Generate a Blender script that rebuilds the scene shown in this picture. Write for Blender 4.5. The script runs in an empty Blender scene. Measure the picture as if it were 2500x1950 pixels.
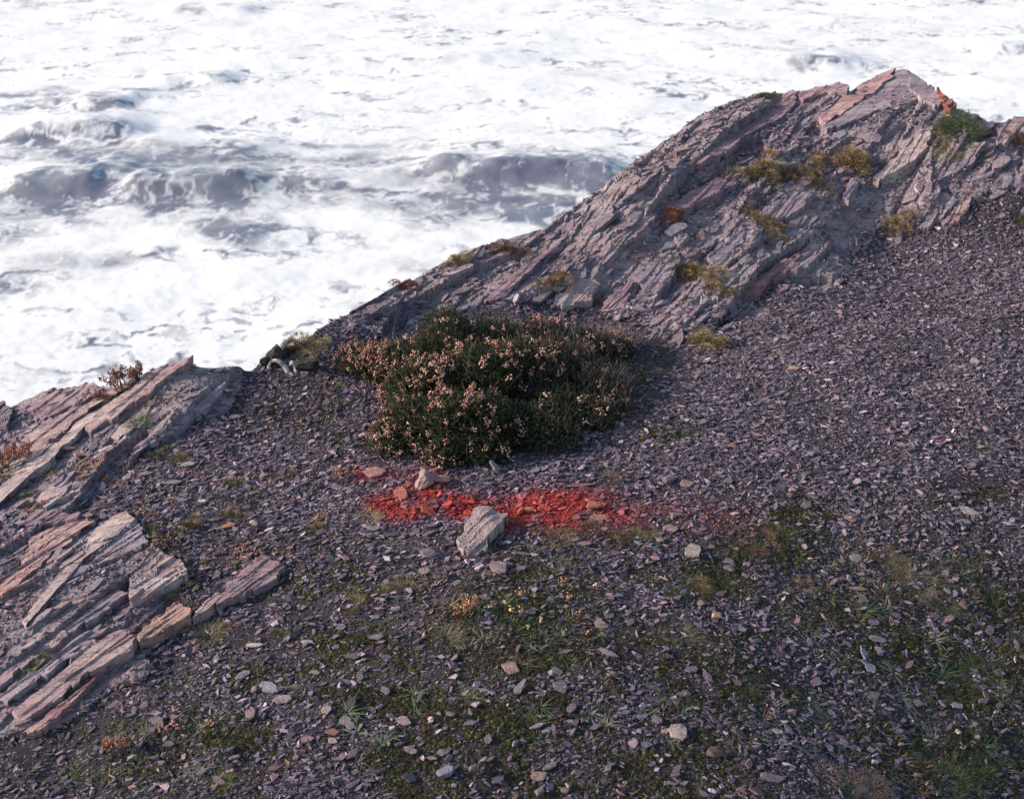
import bpy, math, random
import numpy as np
from mathutils import Vector

# ------------------------------------------------------------------ camera, world, sun, exposure
SC = bpy.context.scene
COL = SC.collection
PITCH = math.radians(27.0)
SP, CP = math.sin(PITCH), math.cos(PITCH)
FPX = 3434.0                                   # focal length in pixels of the 2500 px wide photograph
cam_d = bpy.data.cameras.new('camera')
cam = bpy.data.objects.new('camera', cam_d)
COL.objects.link(cam)
cam.location = (0, 0, 0)
cam.rotation_euler = (math.radians(90) - PITCH, 0, 0)
cam_d.sensor_width = 36.0
cam_d.lens = FPX / 2500 * 36
cam_d.clip_start = 0.05
cam_d.clip_end = 4000
cam_d.dof.use_dof = True
cam_d.dof.focus_distance = 5.3
cam_d.dof.aperture_fstop = 6.3
SC.camera = cam

SUN_EL, SUN_AZ = math.radians(22), math.radians(-91)   # azimuth from +Y (view direction) towards +X
w = bpy.data.worlds.new('World')
SC.world = w
w.use_nodes = True
wt = w.node_tree
sky = wt.nodes.new('ShaderNodeTexSky')
sky.sky_type = 'NISHITA'
sky.sun_disc = False
sky.sun_elevation = SUN_EL
sky.sun_rotation = SUN_AZ
sky.air_density = 1.0
sky.dust_density = 1.5
wt.links.new(sky.outputs[0], wt.nodes['Background'].inputs[0])
wt.nodes['Background'].inputs[1].default_value = 0.15
sd = Vector((math.sin(SUN_AZ) * math.cos(SUN_EL), math.cos(SUN_AZ) * math.cos(SUN_EL), math.sin(SUN_EL)))
sl = bpy.data.lights.new('sun', 'SUN')
sl.energy = 3.7
sl.angle = math.radians(1.6)
sl.color = (1.0, 0.87, 0.77)
so = bpy.data.objects.new('sun', sl)
so.rotation_euler = sd.to_track_quat('Z', 'Y').to_euler()
COL.objects.link(so)
SC.view_settings.view_transform = 'Standard'
SC.view_settings.look = 'None'
SC.view_settings.exposure = 0.72
SC.view_settings.gamma = 1
SC.view_settings.use_curve_mapping = False
SC.render.engine = 'CYCLES'
SC.cycles.max_bounces = 4
SC.cycles.diffuse_bounces = 2

# ------------------------------------------------------------------ numeric helpers
rng = np.random.default_rng(7)
random.seed(7)


def hsh(ix, iy, seed):
    h = (ix.astype(np.int64) * 374761393 + iy.astype(np.int64) * 668265263 + seed * 974634777) & 0xffffffff
    h = ((h ^ (h >> 13)) * 1274126177) & 0xffffffff
    h = ((h ^ (h >> 16)) * 2246822519) & 0xffffffff
    h = h ^ (h >> 15)
    return (h & 0xffffff) / float(0xffffff)


def vnoise(x, y, seed=0):
    ix, iy = np.floor(x), np.floor(y)
    fx, fy = x - ix, y - iy
    fx = fx * fx * (3 - 2 * fx)
    fy = fy * fy * (3 - 2 * fy)
    a, b = hsh(ix, iy, seed), hsh(ix + 1, iy, seed)
    c, d = hsh(ix, iy + 1, seed), hsh(ix + 1, iy + 1, seed)
    return (a * (1 - fx) + b * fx) * (1 - fy) + (c * (1 - fx) + d * fx) * fy


def fbm(x, y, seed=0, octv=4):
    s, a, t = 0, 1.0, 0
    for o in range(octv):
        s = s + a * vnoise(x * 2 ** o + 17.3 * o, y * 2 ** o - 9.1 * o, seed + o)
        t += a
        a *= .5
    return s / t


def sstep(a, b, v):
    t = np.clip((v - a) / (b - a), 0, 1)
    return t * t * (3 - 2 * t)


def voro(x, y, seed=0):
    """F1, F2, cell hash, offset to the nearest cell centre"""
    ix, iy = np.floor(x), np.floor(y)
    f1 = np.full(x.shape, 9.0)
    f2 = np.full(x.shape, 9.0)
    hh = np.zeros(x.shape)
    h2 = np.zeros(x.shape)
    ox = np.zeros(x.shape)
    oy = np.zeros(x.shape)
    for dx in (-1, 0, 1):
        for dy in (-1, 0, 1):
            cx, cy = ix + dx, iy + dy
            jx, jy = hsh(cx, cy, seed), hsh(cx, cy, seed + 1)
            ddx, ddy = x - cx - jx, y - cy - jy
            d = np.sqrt(ddx * ddx + ddy * ddy)
            n = d < f1
            f2 = np.where(n, f1, np.minimum(f2, d))
            f1 = np.where(n, d, f1)
            hh = np.where(n, hsh(cx, cy, seed + 2), hh)
            h2 = np.where(n, hsh(cx, cy, seed + 3), h2)
            ox = np.where(n, ddx, ox)
            oy = np.where(n, ddy, oy)
    return f1, f2, hh, h2, ox, oy


def proj(x, y, z):
    d = y * CP - z * SP
    v = (y * SP + z * CP) / d
    return 1250 + FPX * x / d, 975 - FPX * v


def ray(px, py):
    u, v = (px - 1250) / FPX, (975 - py) / FPX
    return u, CP + v * SP, -SP + v * CP


def at_z(px, py, z):
    a, b, c = ray(px, py)
    d = z / c
    return a * d, b * d, z


# ------------------------------------------------------------------ the terrain
CREST = [(-700, 1130, -2.95), (-300, 1085, -2.85), (0, 1003, -2.70), (70, 975, -2.66), (130, 952, -2.63), (215, 940, -2.60), (285, 950, -2.58),
         (350, 925, -2.54), (440, 888, -2.48), (500, 905, -2.52), (610, 903, -2.54), (655, 866, -2.51), (710, 850, -2.51),
         (760, 822, -2.49), (850, 772, -2.52), (960, 704, -2.51), (1100, 635, -2.48), (1200, 594, -2.45), (1330, 560, -2.42),
         (1400, 512, -2.37), (1480, 452, -2.29), (1550, 397, -2.25), (1620, 352, -2.22), (1700, 292, -2.17), (1780, 255, -2.14),
         (1900, 240, -2.12), (2050, 215, -2.07), (2075, 224, -2.07), (2130, 196, -2.04), (2195, 178, -2.02), (2250, 207, -2.04),
         (2290, 236, -2.06), (2335, 270, -2.10), (2420, 297, -2.14), (2500, 297, -2.14), (2750, 330, -2.2), (3300, 400, -2.3)]
GROUND = [(-700, 2300, -2.75), (0, 1950, -2.78), (600, 1950, -2.76), (1250, 1950, -2.78), (1900, 1950, -2.86), (2500, 1950, -3.06), (3300, 2200, -3.3),
          (-500, 1600, -2.80), (0, 1600, -2.74), (700, 1600, -2.71), (1250, 1600, -2.70), (1900, 1600, -2.79), (2500, 1600, -2.93), (3200, 1600, -3.1),
          (-500, 1300, -2.85), (0, 1300, -2.73), (300, 1400, -2.69), (700, 1300, -2.67), (1250, 1300, -2.655), (1900, 1300, -2.70), (2500, 1300, -2.77), (3200, 1300, -2.85),
          (300, 1100, -2.64), (900, 1100, -2.62), (1250, 1120, -2.63), (1900, 1100, -2.65), (2500, 1100, -2.70), (3200, 1000, -2.78),
          (1000, 950, -2.60), (1500, 950, -2.63), (2000, 900, -2.63), (2500, 900, -2.66), (600, 1000, -2.60),
          (1700, 800, -2.63), (2100, 720, -2.62), (2500, 720, -2.62), (3000, 700, -2.7),
          (1700, 600, -2.47), (2000, 450, -2.33), (2200, 400, -2.28), (2450, 450, -2.33), (2450, 570, -2.52), (2150, 590, -2.56), (1300, 690, -2.52),
          (1000, 800, -2.56), (1950, 340, -2.21), (1500, 600, -2.43), (1450, 760, -2.62), (2700, 500, -2.45)]
_c = np.array([at_z(*p) for p in CREST])
_g = np.array([at_z(*p) for p in GROUND])
_order = np.argsort(_c[:, 0])
CX, CY = _c[_order, 0], _c[_order, 1]
_k = np.vstack([_c, _g])


def _tp(r2):
    return np.where(r2 > 1e-12, .5 * r2 * np.log(np.maximum(r2, 1e-12)), 0)


_n = len(_k)
_A = np.zeros((_n + 3, _n + 3))
_A[:_n, :_n] = _tp((_k[:, None, 0] - _k[None, :, 0]) ** 2 + (_k[:, None, 1] - _k[None, :, 1]) ** 2) + np.eye(_n) * 0.0008
_P = np.c_[np.ones(_n), _k[:, :2]]
_A[:_n, _n:] = _P
_A[_n:, :_n] = _P.T
_w = np.linalg.solve(_A, np.r_[_k[:, 2], 0, 0, 0])


def Hs(x, y):
    """smooth bluff top without relief, falling away as a cliff beyond the edge"""
    x = np.atleast_1d(np.asarray(x, float))
    y = np.atleast_1d(np.asarray(y, float))
    yc = np.interp(x, CX, CY)
    yy = np.minimum(y, yc)
    xx = np.clip(x, -5, 6)
    z = _w[_n] + _w[_n + 1] * xx + _w[_n + 2] * yy
    for i in range(_n):
        z = z + _w[i] * _tp((xx - _k[i, 0]) ** 2 + (yy - _k[i, 1]) ** 2)
    over = np.maximum(y - yc, 0)
    return np.maximum(z - over * 1.5 - np.minimum(over, .3) * .4, -42.5)


def P(px, py):
    """the point of the bluff seen at a pixel of the photograph"""
    a, b, c = ray(px, py)
    d = -2.65 / c
    lo = None
    ds = np.linspace(3.0, 9.5, 260)
    h = Hs(a * ds, b * ds) - c * ds
    k = np.where(h > 0)[0]
    if len(k) == 0:
        k = [int(np.argmax(h))]
    i = int(k[0])
    lo, hi = ds[max(i - 1, 0)], ds[i]
    for _ in range(14):
        m = (lo + hi) / 2
        if Hs(a * m, b * m)[0] > c * m:
            hi = m
        else:
            lo = m
    return a * hi, b * hi


def PP(pts):
    return np.array([P(*p) for p in pts])


def inpoly(x, y, poly):
    r = np.zeros(x.shape, bool)
    j = len(poly) - 1
    for i in range(len(poly)):
        xi, yi = poly[i]
        xj, yj = poly[j]
        c = ((yi > y) != (yj > y)) & (x < (xj - xi) * (y - yi) / (yj - yi + 1e-12) + xi)
        r ^= c
        j = i
    return r


def pdist(x, y, poly):
    """signed distance to a polygon, positive inside"""
    d = np.full(x.shape, 1e9)
    for i in range(len(poly)):
        ax, ay = poly[i - 1]
        bx, by = poly[i]
        vx, vy = bx - ax, by - ay
        t = np.clip(((x - ax) * vx + (y - ay) * vy) / (vx * vx + vy * vy + 1e-12), 0, 1)
        d = np.minimum(d, (x - ax - t * vx) ** 2 + (y - ay - t * vy) ** 2)
    return np.sqrt(d) * np.where(inpoly(x, y, poly), 1, -1)


LEFT_PX = [(-60, 1900), (-60, 1400), (-60, 1020), (215, 945), (440, 892), (560, 908), (680, 910), (590, 985), (450, 1050), (330, 1140), (240, 1200), (260, 1260),
           (370, 1330), (380, 1400), (460, 1430), (470, 1510), (350, 1590), (340, 1630), (230, 1700), (60, 1800)]
RIDGE_PX = [(700, 862), (760, 826), (850, 776), (960, 708), (1100, 640), (1200, 598), (1330, 564), (1480, 456), (1620, 356), (1700, 296), (1900, 246),
            (2050, 222), (2195, 186), (2335, 280), (2500, 302), (2900, 345), (2900, 560), (2450, 540), (2260, 560), (2150, 620), (2000, 700), (1860, 790),
            (1640, 850), (1570, 790), (1400, 750), (1150, 790), (850, 830)]


def grow(pts):
    q = PP(pts)
    out = []
    for (px, py), (x, y) in zip(pts, q):
        out.append((x, y))
    return out


def beyond(poly, pxs):
    """push the vertices that lie on the bluff's edge out over the cliff"""
    res = []
    for (x, y), (px, py) in zip(poly, pxs):
        yc = float(np.interp(x, CX, CY))
        if abs(y - yc) < .16:
            y = yc + 1.2
            x -= .3
        res.append((x, y))
    return res


LEFT = beyond(grow(LEFT_PX), LEFT_PX)
LEFT[0] = (LEFT[0][0] - 1.0, LEFT[0][1])
LEFT[1] = (LEFT[1][0] - 1.5, LEFT[1][1])
LEFT[2] = (LEFT[2][0] - 1.8, LEFT[2][1] + .4)
RIDGE = beyond(grow(RIDGE_PX), RIDGE_PX)
ANG = math.radians(54)


def rockmask(x, y):
    n = (fbm(x * 6, y * 6, 5, 3) - .5) * .22
    dl, dr = pdist(x, y, LEFT), pdist(x, y, RIDGE)
    n2 = n + (fbm(x * 2.5, y * 2.5, 6, 3) - .5) * .30 * sstep(.0, .8, np.interp(x, CX, CY) - y)
    return sstep(-.03, .05, dl + n), sstep(-.08, .16, dr + n2)


def st(x, y):
    a = ANG + (vnoise(x * .7, y * .7, 90) - .5) * .25
    a = ANG - .10 * np.clip(x, -1.5, 2.5)
    return x * math.cos(ANG) + y * math.sin(ANG) + .25 * (fbm(x, y, 3, 2) - .5), x * math.sin(ANG) - y * math.cos(ANG) + .22 * (fbm(x * .8, y * .8, 4, 2) - .5)


def relief(x, y):
    """bedding planes of the slate: tilted facets with sharp steps, long along the strike"""
    s, t = st(x, y)
    z = 0
    for ls, lt, tilt, amp, seed in ((1.0, .30, .30, .045, 11), (.40, .12, .30, .022, 21), (.15, .042, .32, .010, 31), (.055, .016, .3, .004, 41)):
        _, _, a, b, ox, oy = voro(s / ls + .35 * np.floor(t / lt), t / lt, seed)
        z = z + amp * (a - .5) * 2 + (tilt + .45 * (b - .5)) * oy * lt * .8 + (a - .5) * .22 * ox * ls
    return z + .010 * (fbm(x * 9, y * 9, 8, 4) - .5)


def bumps(x, y):
    return .05 * (fbm(x * 1.6, y * 1.6, 60, 3) - .5) + .022 * (fbm(x * 7, y * 7, 61, 4) - .5)


def Hf(x, y):
    x = np.atleast_1d(np.asarray(x, float))
    y = np.atleast_1d(np.asarray(y, float))
    l, r = rockmask(x, y)
    m = np.maximum(l, r)
    yc = np.interp(x, CX, CY)
    # keep the traced skyline: relief calms at the very edge
    calm = .50 + .50 * sstep(.0, .30, yc - y)
    # the peak is one smooth block
    pk = 1 - .75 * np.exp(-((x - 2.12) / .30) ** 2 - ((y - 7.80) / .30) ** 2)
    amp = np.where(r > l, .50, .30) * calm * pk
    return Hs(x, y) + m * (relief(x, y) * amp + .010) + (1 - m) * bumps(x, y)


RED = [(985, 1232, 75, 34, 1.1), (1060, 1215, 60, 26, .7), (1120, 1245, 60, 22, .5), (1215, 1238, 110, 30, 1.15), (1330, 1228, 100, 38, .9), (1440, 1245, 110, 46, .36),
       (1300, 1280, 110, 30, .6), (1590, 1264, 150, 40, .16), (1040, 1175, 55, 36, .35), (905, 1155, 55, 22, .35), (1760, 1268, 170, 36, .09), (935, 1232, 30, 20, .7)]


def redness(x, y, z, noisy=.5):
    px, py = proj(x, y, z)
    r = 0
    for cx, cy, rx, ry, s in RED:
        r = r + s * np.exp(-(((px - cx) / rx) ** 2 + ((py - cy) / ry) ** 2) ** 1.3)
    return np.clip(r * (1 - noisy + 2 * noisy * sstep(.3, .66, fbm(x * 11, y * 11, 77, 4))), 0, 1)


def ell(px, py, lst):
    r = np.zeros(px.shape)
    for cx, cy, rx, ry, s in lst:
        r = np.maximum(r, s * np.exp(-((px - cx) / rx) ** 2 - ((py - cy) / ry) ** 2))
    return r


MOSS = [(880, 1640, 130, 60, 1), (950, 1700, 110, 60, 1), (850, 1560, 100, 40, .8), (560, 1800, 100, 50, .9), (480, 1850, 100, 60, .7), (1250, 1770, 160, 50, .9),
        (1400, 1690, 100, 40, .8), (1000, 1850, 160, 60, .7), (1900, 1250, 160, 40, .8), (1850, 1330, 120, 50, .7), (2250, 1400, 180, 70, .8),
        (2200, 1600, 140, 50, .8), (2050, 1500, 150, 60, .6), (2400, 1500, 120, 60, .6), (1750, 1420, 120, 50, .8), (1300, 1900, 200, 50, .6), (1600, 1880, 180, 60, .9),
        (1780, 1800, 120, 50, .6), (2400, 1650, 160, 100, .8), (2300, 1850, 220, 90, .8), (1250, 1500, 150, 70, .9), (1300, 1600, 180, 50, 1), (1500, 1560, 120, 50, .6),
        (900, 1080, 50, 20, .7), (840, 1062, 40, 14, .7), (680, 1010, 70, 30, .5), (1600, 1060, 90, 26, .6), (1560, 930, 60, 30, .6), (1700, 1620, 90, 40, .6), (600, 1650, 80, 35, .6),
        (1800, 1560, 110, 30, .5), (430, 1300, 60, 30, .4), (1080, 1740, 120, 40, .8), (2380, 1210, 100, 24, .6), (1290, 1400, 80, 30, .6), (1500, 1400, 90, 30, .5), (2320, 1010, 60, 12, .4)]


# ------------------------------------------------------------------ Blender helpers
def tag(o, label=None, cat=None, group=None, kind=None):
    if label:
        o['label'] = label
    if cat:
        o['category'] = cat
    if group:
        o['group'] = group
    if kind:
        o['kind'] = kind
    return o


def link(name, me, parent=None, loc=None):
    o = bpy.data.objects.new(name, me)
    COL.objects.link(o)
    if parent:
        o.parent = parent
    if loc is not None:
        o.location = loc
    return o


def empty(name, loc):
    o = bpy.data.objects.new(name, None)
    o.empty_display_size = .1
    o.location = loc
    COL.objects.link(o)
    return o


def mesh(name, v, f, mat=None, smooth=False):
    me = bpy.data.meshes.new(name)
    me.from_pydata([tuple(map(float, p)) for p in v], [], [tuple(map(int, q)) for q in f])
    if mat:
        me.materials.append(mat)
    if smooth:
        me.polygons.foreach_set('use_smooth', [True] * len(me.polygons))
    me.update()
    return me


def quad_mesh(name, v, q, mat, smooth=True):
    me = bpy.data.meshes.new(name)
    me.vertices.add(len(v))
    me.vertices.foreach_set('co', np.asarray(v, np.float32).ravel())
    me.loops.add(len(q) * 4)
    me.loops.foreach_set('vertex_index', np.asarray(q, np.int32).ravel())
    me.polygons.add(len(q))
    me.polygons.foreach_set('loop_start', np.arange(0, len(q) * 4, 4, dtype=np.int32))
    me.polygons.foreach_set('loop_total', np.full(len(q), 4, np.int32))
    me.polygons.foreach_set('use_smooth', np.full(len(q), smooth))
    me.materials.append(mat)
    me.update(calc_edges=True)
    return me


def fattr(me, name, vals):
    a = me.attributes.new(name, 'FLOAT', 'POINT')
    a.data.foreach_set('value', np.asarray(vals, np.float32))


class NT:
    """small wrapper to write node materials briefly"""

    def __init__(s, name):
        s.m = bpy.data.materials.new(name)
        s.m.use_nodes = True
        s.t = s.m.node_tree
        s.b = s.t.nodes['Principled BSDF']
        s.b.inputs['Roughness'].default_value = .85
        s.b.inputs['Specular IOR Level'].default_value = .3

    def n(s, typ, **kw):
        n = s.t.nodes.new(typ)
        for k, v in kw.items():
            setattr(n, k, v)
        return n

    def put(s, a, b):
        if isinstance(a, (int, float)):
            b.default_value = a
        elif isinstance(a, tuple):
            b.default_value = (*a, 1) if len(a) == 3 and b.type == 'RGBA' else a
        else:
            s.t.links.new(a, b)

    def noise(s, vec, scale, detail=5, rough=.6, dist=0):
        n = s.n('ShaderNodeTexNoise')
        n.inputs['Scale'].default_value = scale
        n.inputs['Detail'].default_value = detail
        n.inputs['Roughness'].default_value = rough
        n.inputs['Distortion'].default_value = dist
        if vec is not None:
            s.put(vec, n.inputs['Vector'])
        return n.outputs['Fac']

    def ramp(s, fac, *stops):
        n = s.n('ShaderNodeValToRGB')
        e = n.color_ramp.elements
        while len(e) < len(stops):
            e.new(.5)
        for i, (p, c) in enumerate(stops):
            e[i].position = p
            e[i].color = (*c, 1) if isinstance(c, tuple) else (c, c, c, 1)
        s.put(fac, n.inputs[0])
        return n.outputs[0]

    def mix(s, fac, a, b, mode='MIX'):
        n = s.n('ShaderNodeMix', data_type='RGBA', blend_type=mode)
        s.put(fac, n.inputs[0])
        s.put(a, n.inputs[6])
        s.put(b, n.inputs[7])
        return n.outputs[2]

    def math(s, op, a, b=None):
        n = s.n('ShaderNodeMath', operation=op)
        s.put(a, n.inputs[0])
        if b is not None:
            s.put(b, n.inputs[1])
        return n.outputs[0]

    def attr(s, name, typ='GEOMETRY', out='Fac'):
        n = s.n('ShaderNodeAttribute', attribute_name=name, attribute_type=typ)
        return n.outputs[out]

    def pos(s, mapping=None, obj=False):
        g = s.n('ShaderNodeTexCoord').outputs['Object'] if obj else s.n('ShaderNodeNewGeometry').outputs['Position']
        if mapping:
            m = s.n('ShaderNodeMapping')
            m.inputs['Rotation'].default_value = mapping[0]
            m.inputs['Scale'].default_value = mapping[1]
            s.t.links.new(g, m.inputs[0])
            return m.outputs[0]
        return g

    def bump(s, h, strength=.5, dist=.01):
        n = s.n('ShaderNodeBump')
        n.inputs['Strength'].default_value = strength
        n.inputs['Distance'].default_value = dist
        s.put(h, n.inputs['Height'])
        s.t.links.new(n.outputs[0], s.b.inputs['Normal'])

    def col(s, c):
        s.put(c, s.b.inputs['Base Color'])


def rock_material(name, use_obj_color):
    k = NT(name)
    al = k.pos(((0, 0, -ANG), (1, 7, 7)))
    iso = k.pos()
    base = k.ramp(k.noise(al, 1.7, 6, .62, .4), (.28, (.150, .122, .150)), (.44, (.232, .180, .200)), (.58, (.310, .252, .255)), (.76, (.41, .375, .36)))
    pink = k.ramp(k.noise(al, .9, 4, .6, .8), (.50, 0), (.66, 1))
    base = k.mix(k.math('MULTIPLY', pink, .45), base, (.30, .185, .165))
    och = k.ramp(k.noise(iso, 2.3, 4, .6, .5), (.60, 0), (.72, 1))
    base = k.mix(k.math('MULTIPLY', och, .38), base, (.36, .25, .14))
    pale = k.ramp(k.noise(iso, 14, 6, .7), (.55, 0), (.70, 1))
    base = k.mix(k.math('MULTIPLY', pale, .35), base, (.44, .42, .38))
    crack = k.ramp(k.noise(k.pos(((0, 0, -ANG), (2, 26, 26))), 2.2, 5, .7, .3), (.38, 1), (.46, 0))
    base = k.mix(k.math('MULTIPLY', crack, .7), base, (.05, .042, .05))
    if use_obj_color:
        base = k.mix(1.0, base, k.n('ShaderNodeObjectInfo').outputs['Color'], 'MULTIPLY')
    k.col(base)
    hgt = k.math('ADD', k.math('MULTIPLY', k.noise(k.pos(((0, 0, -ANG), (2.5, 22, 22))), 3.0, 7, .68, .2), 1.6), k.noise(iso, 60, 6, .7))
    k.bump(hgt, .8, .012)
    return k.m


M_ROCK = rock_material('slate_bedrock', False)
M_SLAB = rock_material('slate_slab', True)


def ground_material():
    k = NT('soil')
    p = k.pos()
    c = k.ramp(k.noise(p, 5, 6, .65), (.3, (.016, .013, .016)), (.5, (.032, .025, .030)), (.7, (.062, .047, .053)))
    c = k.mix(k.math('MULTIPLY', k.ramp(k.noise(p, 160, 3, .6), (.5, 0), (.72, 1)), .55), c, (.17, .145, .155))
    mo = k.math('MULTIPLY', k.attr('moss'), k.ramp(k.noise(p, 22, 5, .7), (.35, 0), (.6, 1)))
    c = k.mix(mo, c, (.040, .042, .010))
    c = k.mix(k.attr('red'), c, (.33, .026, .018))
    k.col(c)
    k.bump(k.math('ADD', k.noise(p, 110, 6, .7), k.noise(p, 28, 5, .6)), 1.0, .012)
    k.b.inputs['Roughness'].default_value = .95
    return k.m


M_SOIL = ground_material()


def stone_material(name, typ):
    """loose stones: colour from the instance attribute or the object's colour"""
    k = NT(name)
    if typ == 'inst':
        c = k.attr('tint', 'INSTANCER', 'Color')
    else:
        c = k.n('ShaderNodeObjectInfo').outputs['Color']
    p = k.pos(((0, 0, 0), (1, 1, 1)))
    v = k.ramp(k.noise(p, 45, 5, .7), (.3, .62), (.7, 1.35))
    c = k.mix(1.0, c, v, 'MULTIPLY')
    if typ == 'obj':
        r = k.ramp(k.noise(p, 26, 4, .6), (.58, 0), (.68, 1))
        c = k.mix(k.math('MULTIPLY', r, .45), c, (.24, .13, .09))
    k.col(c)
    if typ == 'obj':
        rib = k.noise(k.pos(((.5, .3, .6), (1, 5, 2))), 22, 6, .7, .5)
        c2 = k.mix(k.math('MULTIPLY', k.ramp(rib, (.36, 1), (.48, 0)), .55), c, (.09, .075, .08))
        k.col(c2)
        k.bump(k.math('ADD', rib, k.noise(p, 90, 5, .7)), .9, .012)
    else:
        k.bump(k.noise(k.pos(((0, 0, 0), (1, 1, 3))), 90, 5, .7), .6, .006)
    return k.m


M_CHIP = stone_material('slate_chip', 'inst')
M_STONE = stone_material('loose_stone', 'obj')


def leaf_material(name, typ, rough=.6, trans=.25):
    k = NT(name)
    if typ == 'inst':
        c = k.attr('tint', 'INSTANCER', 'Color')
    elif typ == 'obj':
        c = k.n('ShaderNodeObjectInfo').outputs['Color']
    else:
        c = None
    if c is None:
        k.col(typ)
    else:
        c = k.mix(1.0, c, k.ramp(k.noise(k.pos(), 55, 3, .6), (.3, .6), (.7, 1.4)), 'MULTIPLY')
        if typ == 'obj':
            c = k.mix(k.math('MULTIPLY', k.ramp(k.noise(k.pos(), 38, 4, .7), (.45, 0), (.65, 1)), .55), c, (.17, .105, .06))
        k.col(c)
    k.b.inputs['Roughness'].default_value = rough
    return k.m


M_LEAF_I = leaf_material('small_leaves', 'inst')
M_LEAF_O = leaf_material('grass_blades', 'obj')
M_FLOWER = leaf_material('dry_heather_bells', 'inst', .7)
M_FLOWER_O = leaf_material('dry_heather_flowers', 'obj', .7)
M_TWIG = leaf_material('bare_twigs', 'obj', .8)

# ------------------------------------------------------------------ point scatter through geometry nodes
_gn_cache = {}


def pool(name, meshes):
    c = bpy.data.collections.new(name)
    for i, me in enumerate(meshes):
        o = bpy.data.objects.new('%s.%03d' % (name, i + 1), me)
        c.objects.link(o)
    return c


def gn_group(coll):
    g = bpy.data.node_groups.new('scatter_' + coll.name, 'GeometryNodeTree')
    g.interface.new_socket('Geometry', in_out='INPUT', socket_type='NodeSocketGeometry')
    g.interface.new_socket('Geometry', in_out='OUTPUT', socket_type='NodeSocketGeometry')
    N, L = g.nodes, g.links
    gi, go = N.new('NodeGroupInput'), N.new('NodeGroupOutput')
    ci = N.new('GeometryNodeCollectionInfo')
    ci.inputs['Collection'].default_value = coll
    ci.inputs['Separate Children'].default_value = True
    ci.inputs['Reset Children'].default_value = True
    ip = N.new('GeometryNodeInstanceOnPoints')
    ip.inputs['Pick Instance'].default_value = True

    def na(name, typ):
        n = N.new('GeometryNodeInputNamedAttribute')
        n.data_type = typ
        n.inputs['Name'].default_value = name
        return n.outputs[0]
    L.new(gi.outputs[0], ip.inputs['Points'])
    L.new(ci.outputs[0], ip.inputs['Instance'])
    L.new(na('pid', 'INT'), ip.inputs['Instance Index'])
    er = N.new('FunctionNodeEulerToRotation')
    L.new(na('rot', 'FLOAT_VECTOR'), er.inputs[0])
    L.new(er.outputs[0], ip.inputs['Rotation'])
    L.new(na('scl', 'FLOAT_VECTOR'), ip.inputs['Scale'])
    L.new(ip.outputs[0], go.inputs[0])
    return g


def scatter(name, coll, co, rot, scl, tint, parent=None, loc=(0, 0, 0)):
    n = len(co)
    me = bpy.data.meshes.new(name)
    me.vertices.add(n)
    me.vertices.foreach_set('co', (np.asarray(co) - np.asarray(loc)).astype(np.float32).ravel())
    for an, arr in (('rot', rot), ('scl', scl)):
        a = me.attributes.new(an, 'FLOAT_VECTOR', 'POINT')
        a.data.foreach_set('vector', np.asarray(arr, np.float32).ravel())
    a = me.attributes.new('tint', 'FLOAT_COLOR', 'POINT')
    a.data.foreach_set('color', np.c_[tint, np.ones(n)].astype(np.float32).ravel())
    a = me.attributes.new('pid', 'INT', 'POINT')
    a.data.foreach_set('value', rng.integers(0, len(coll.objects), n).astype(np.int32))
    o = link(name, me, parent, None if parent else loc)
    if coll.name not in _gn_cache:
        _gn_cache[coll.name] = gn_group(coll)
    m = o.modifiers.new('scatter', 'NODES')
    m.node_group = _gn_cache[coll.name]
    return o


def eulers(gx, gy, yaw, rx, ry):
    """rotation that lies on a slope (gx, gy), turned by yaw, with an extra local tilt; as XYZ eulers"""
    n = len(yaw)
    nz = np.stack([-gx, -gy, np.ones(n)], 1)
    nz /= np.linalg.norm(nz, axis=1)[:, None]
    cx = np.stack([np.cos(yaw), np.sin(yaw), np.zeros(n)], 1)
    ax = cx - (cx * nz).sum(1)[:, None] * nz
    ax /= np.linalg.norm(ax, axis=1)[:, None]
    ay = np.cross(nz, ax)
    B = np.stack([ax, ay, nz], 2)
    c1, s1, c2, s2 = np.cos(rx), np.sin(rx), np.cos(ry), np.sin(ry)
    o, e = np.ones(n), np.zeros(n)
    RX = np.stack([np.stack([o, e, e], 1), np.stack([e, c1, -s1], 1), np.stack([e, s1, c1], 1)], 1)
    RY = np.stack([np.stack([c2, e, s2], 1), np.stack([e, o, e], 1), np.stack([-s2, e, c2], 1)], 1)
    R = B @ RX @ RY
    return np.stack([np.arctan2(R[:, 2, 1], R[:, 2, 2]), np.arcsin(np.clip(-R[:, 2, 0], -1, 1)), np.arctan2(R[:, 1, 0], R[:, 0, 0])], 1)


def grad(x, y, e=.03):
    z = Hs(x, y)
    return (Hs(x + e, y) - z) / e, (Hs(x, y + e) - z) / e


# ------------------------------------------------------------------ ground and bedrock meshes
NA, NR = 860, 640
az = np.radians(np.linspace(-37, 37, NA))
rr = np.concatenate([2.1 * (9.4 / 2.1) ** np.linspace(0, 1, NR), [9.9, 10.6, 11.6, 13, 15, 18, 22, 28, 36, 44]])
NRT = len(rr)
R_, A_ = np.meshgrid(rr, az, indexing='ij')
GX, GY = (R_ * np.sin(A_)).ravel(), (R_ * np.cos(A_)).ravel()
GZ = Hf(GX, GY)
ml, mr = rockmask(GX, GY)
i = np.arange(NRT - 1)[:, None] * NA + np.arange(NA - 1)[None, :]
Q = np.stack([i, i + 1, i + NA + 1, i + NA], -1).reshape(-1, 4)
fl, fr = ml[Q].mean(1), mr[Q].mean(1)
kindf = np.where(fr > .5, 2, np.where(fl > .5, 1, 0))
GV = np.c_[GX, GY, GZ]
gpx, gpy = proj(GX, GY, GZ)
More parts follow.
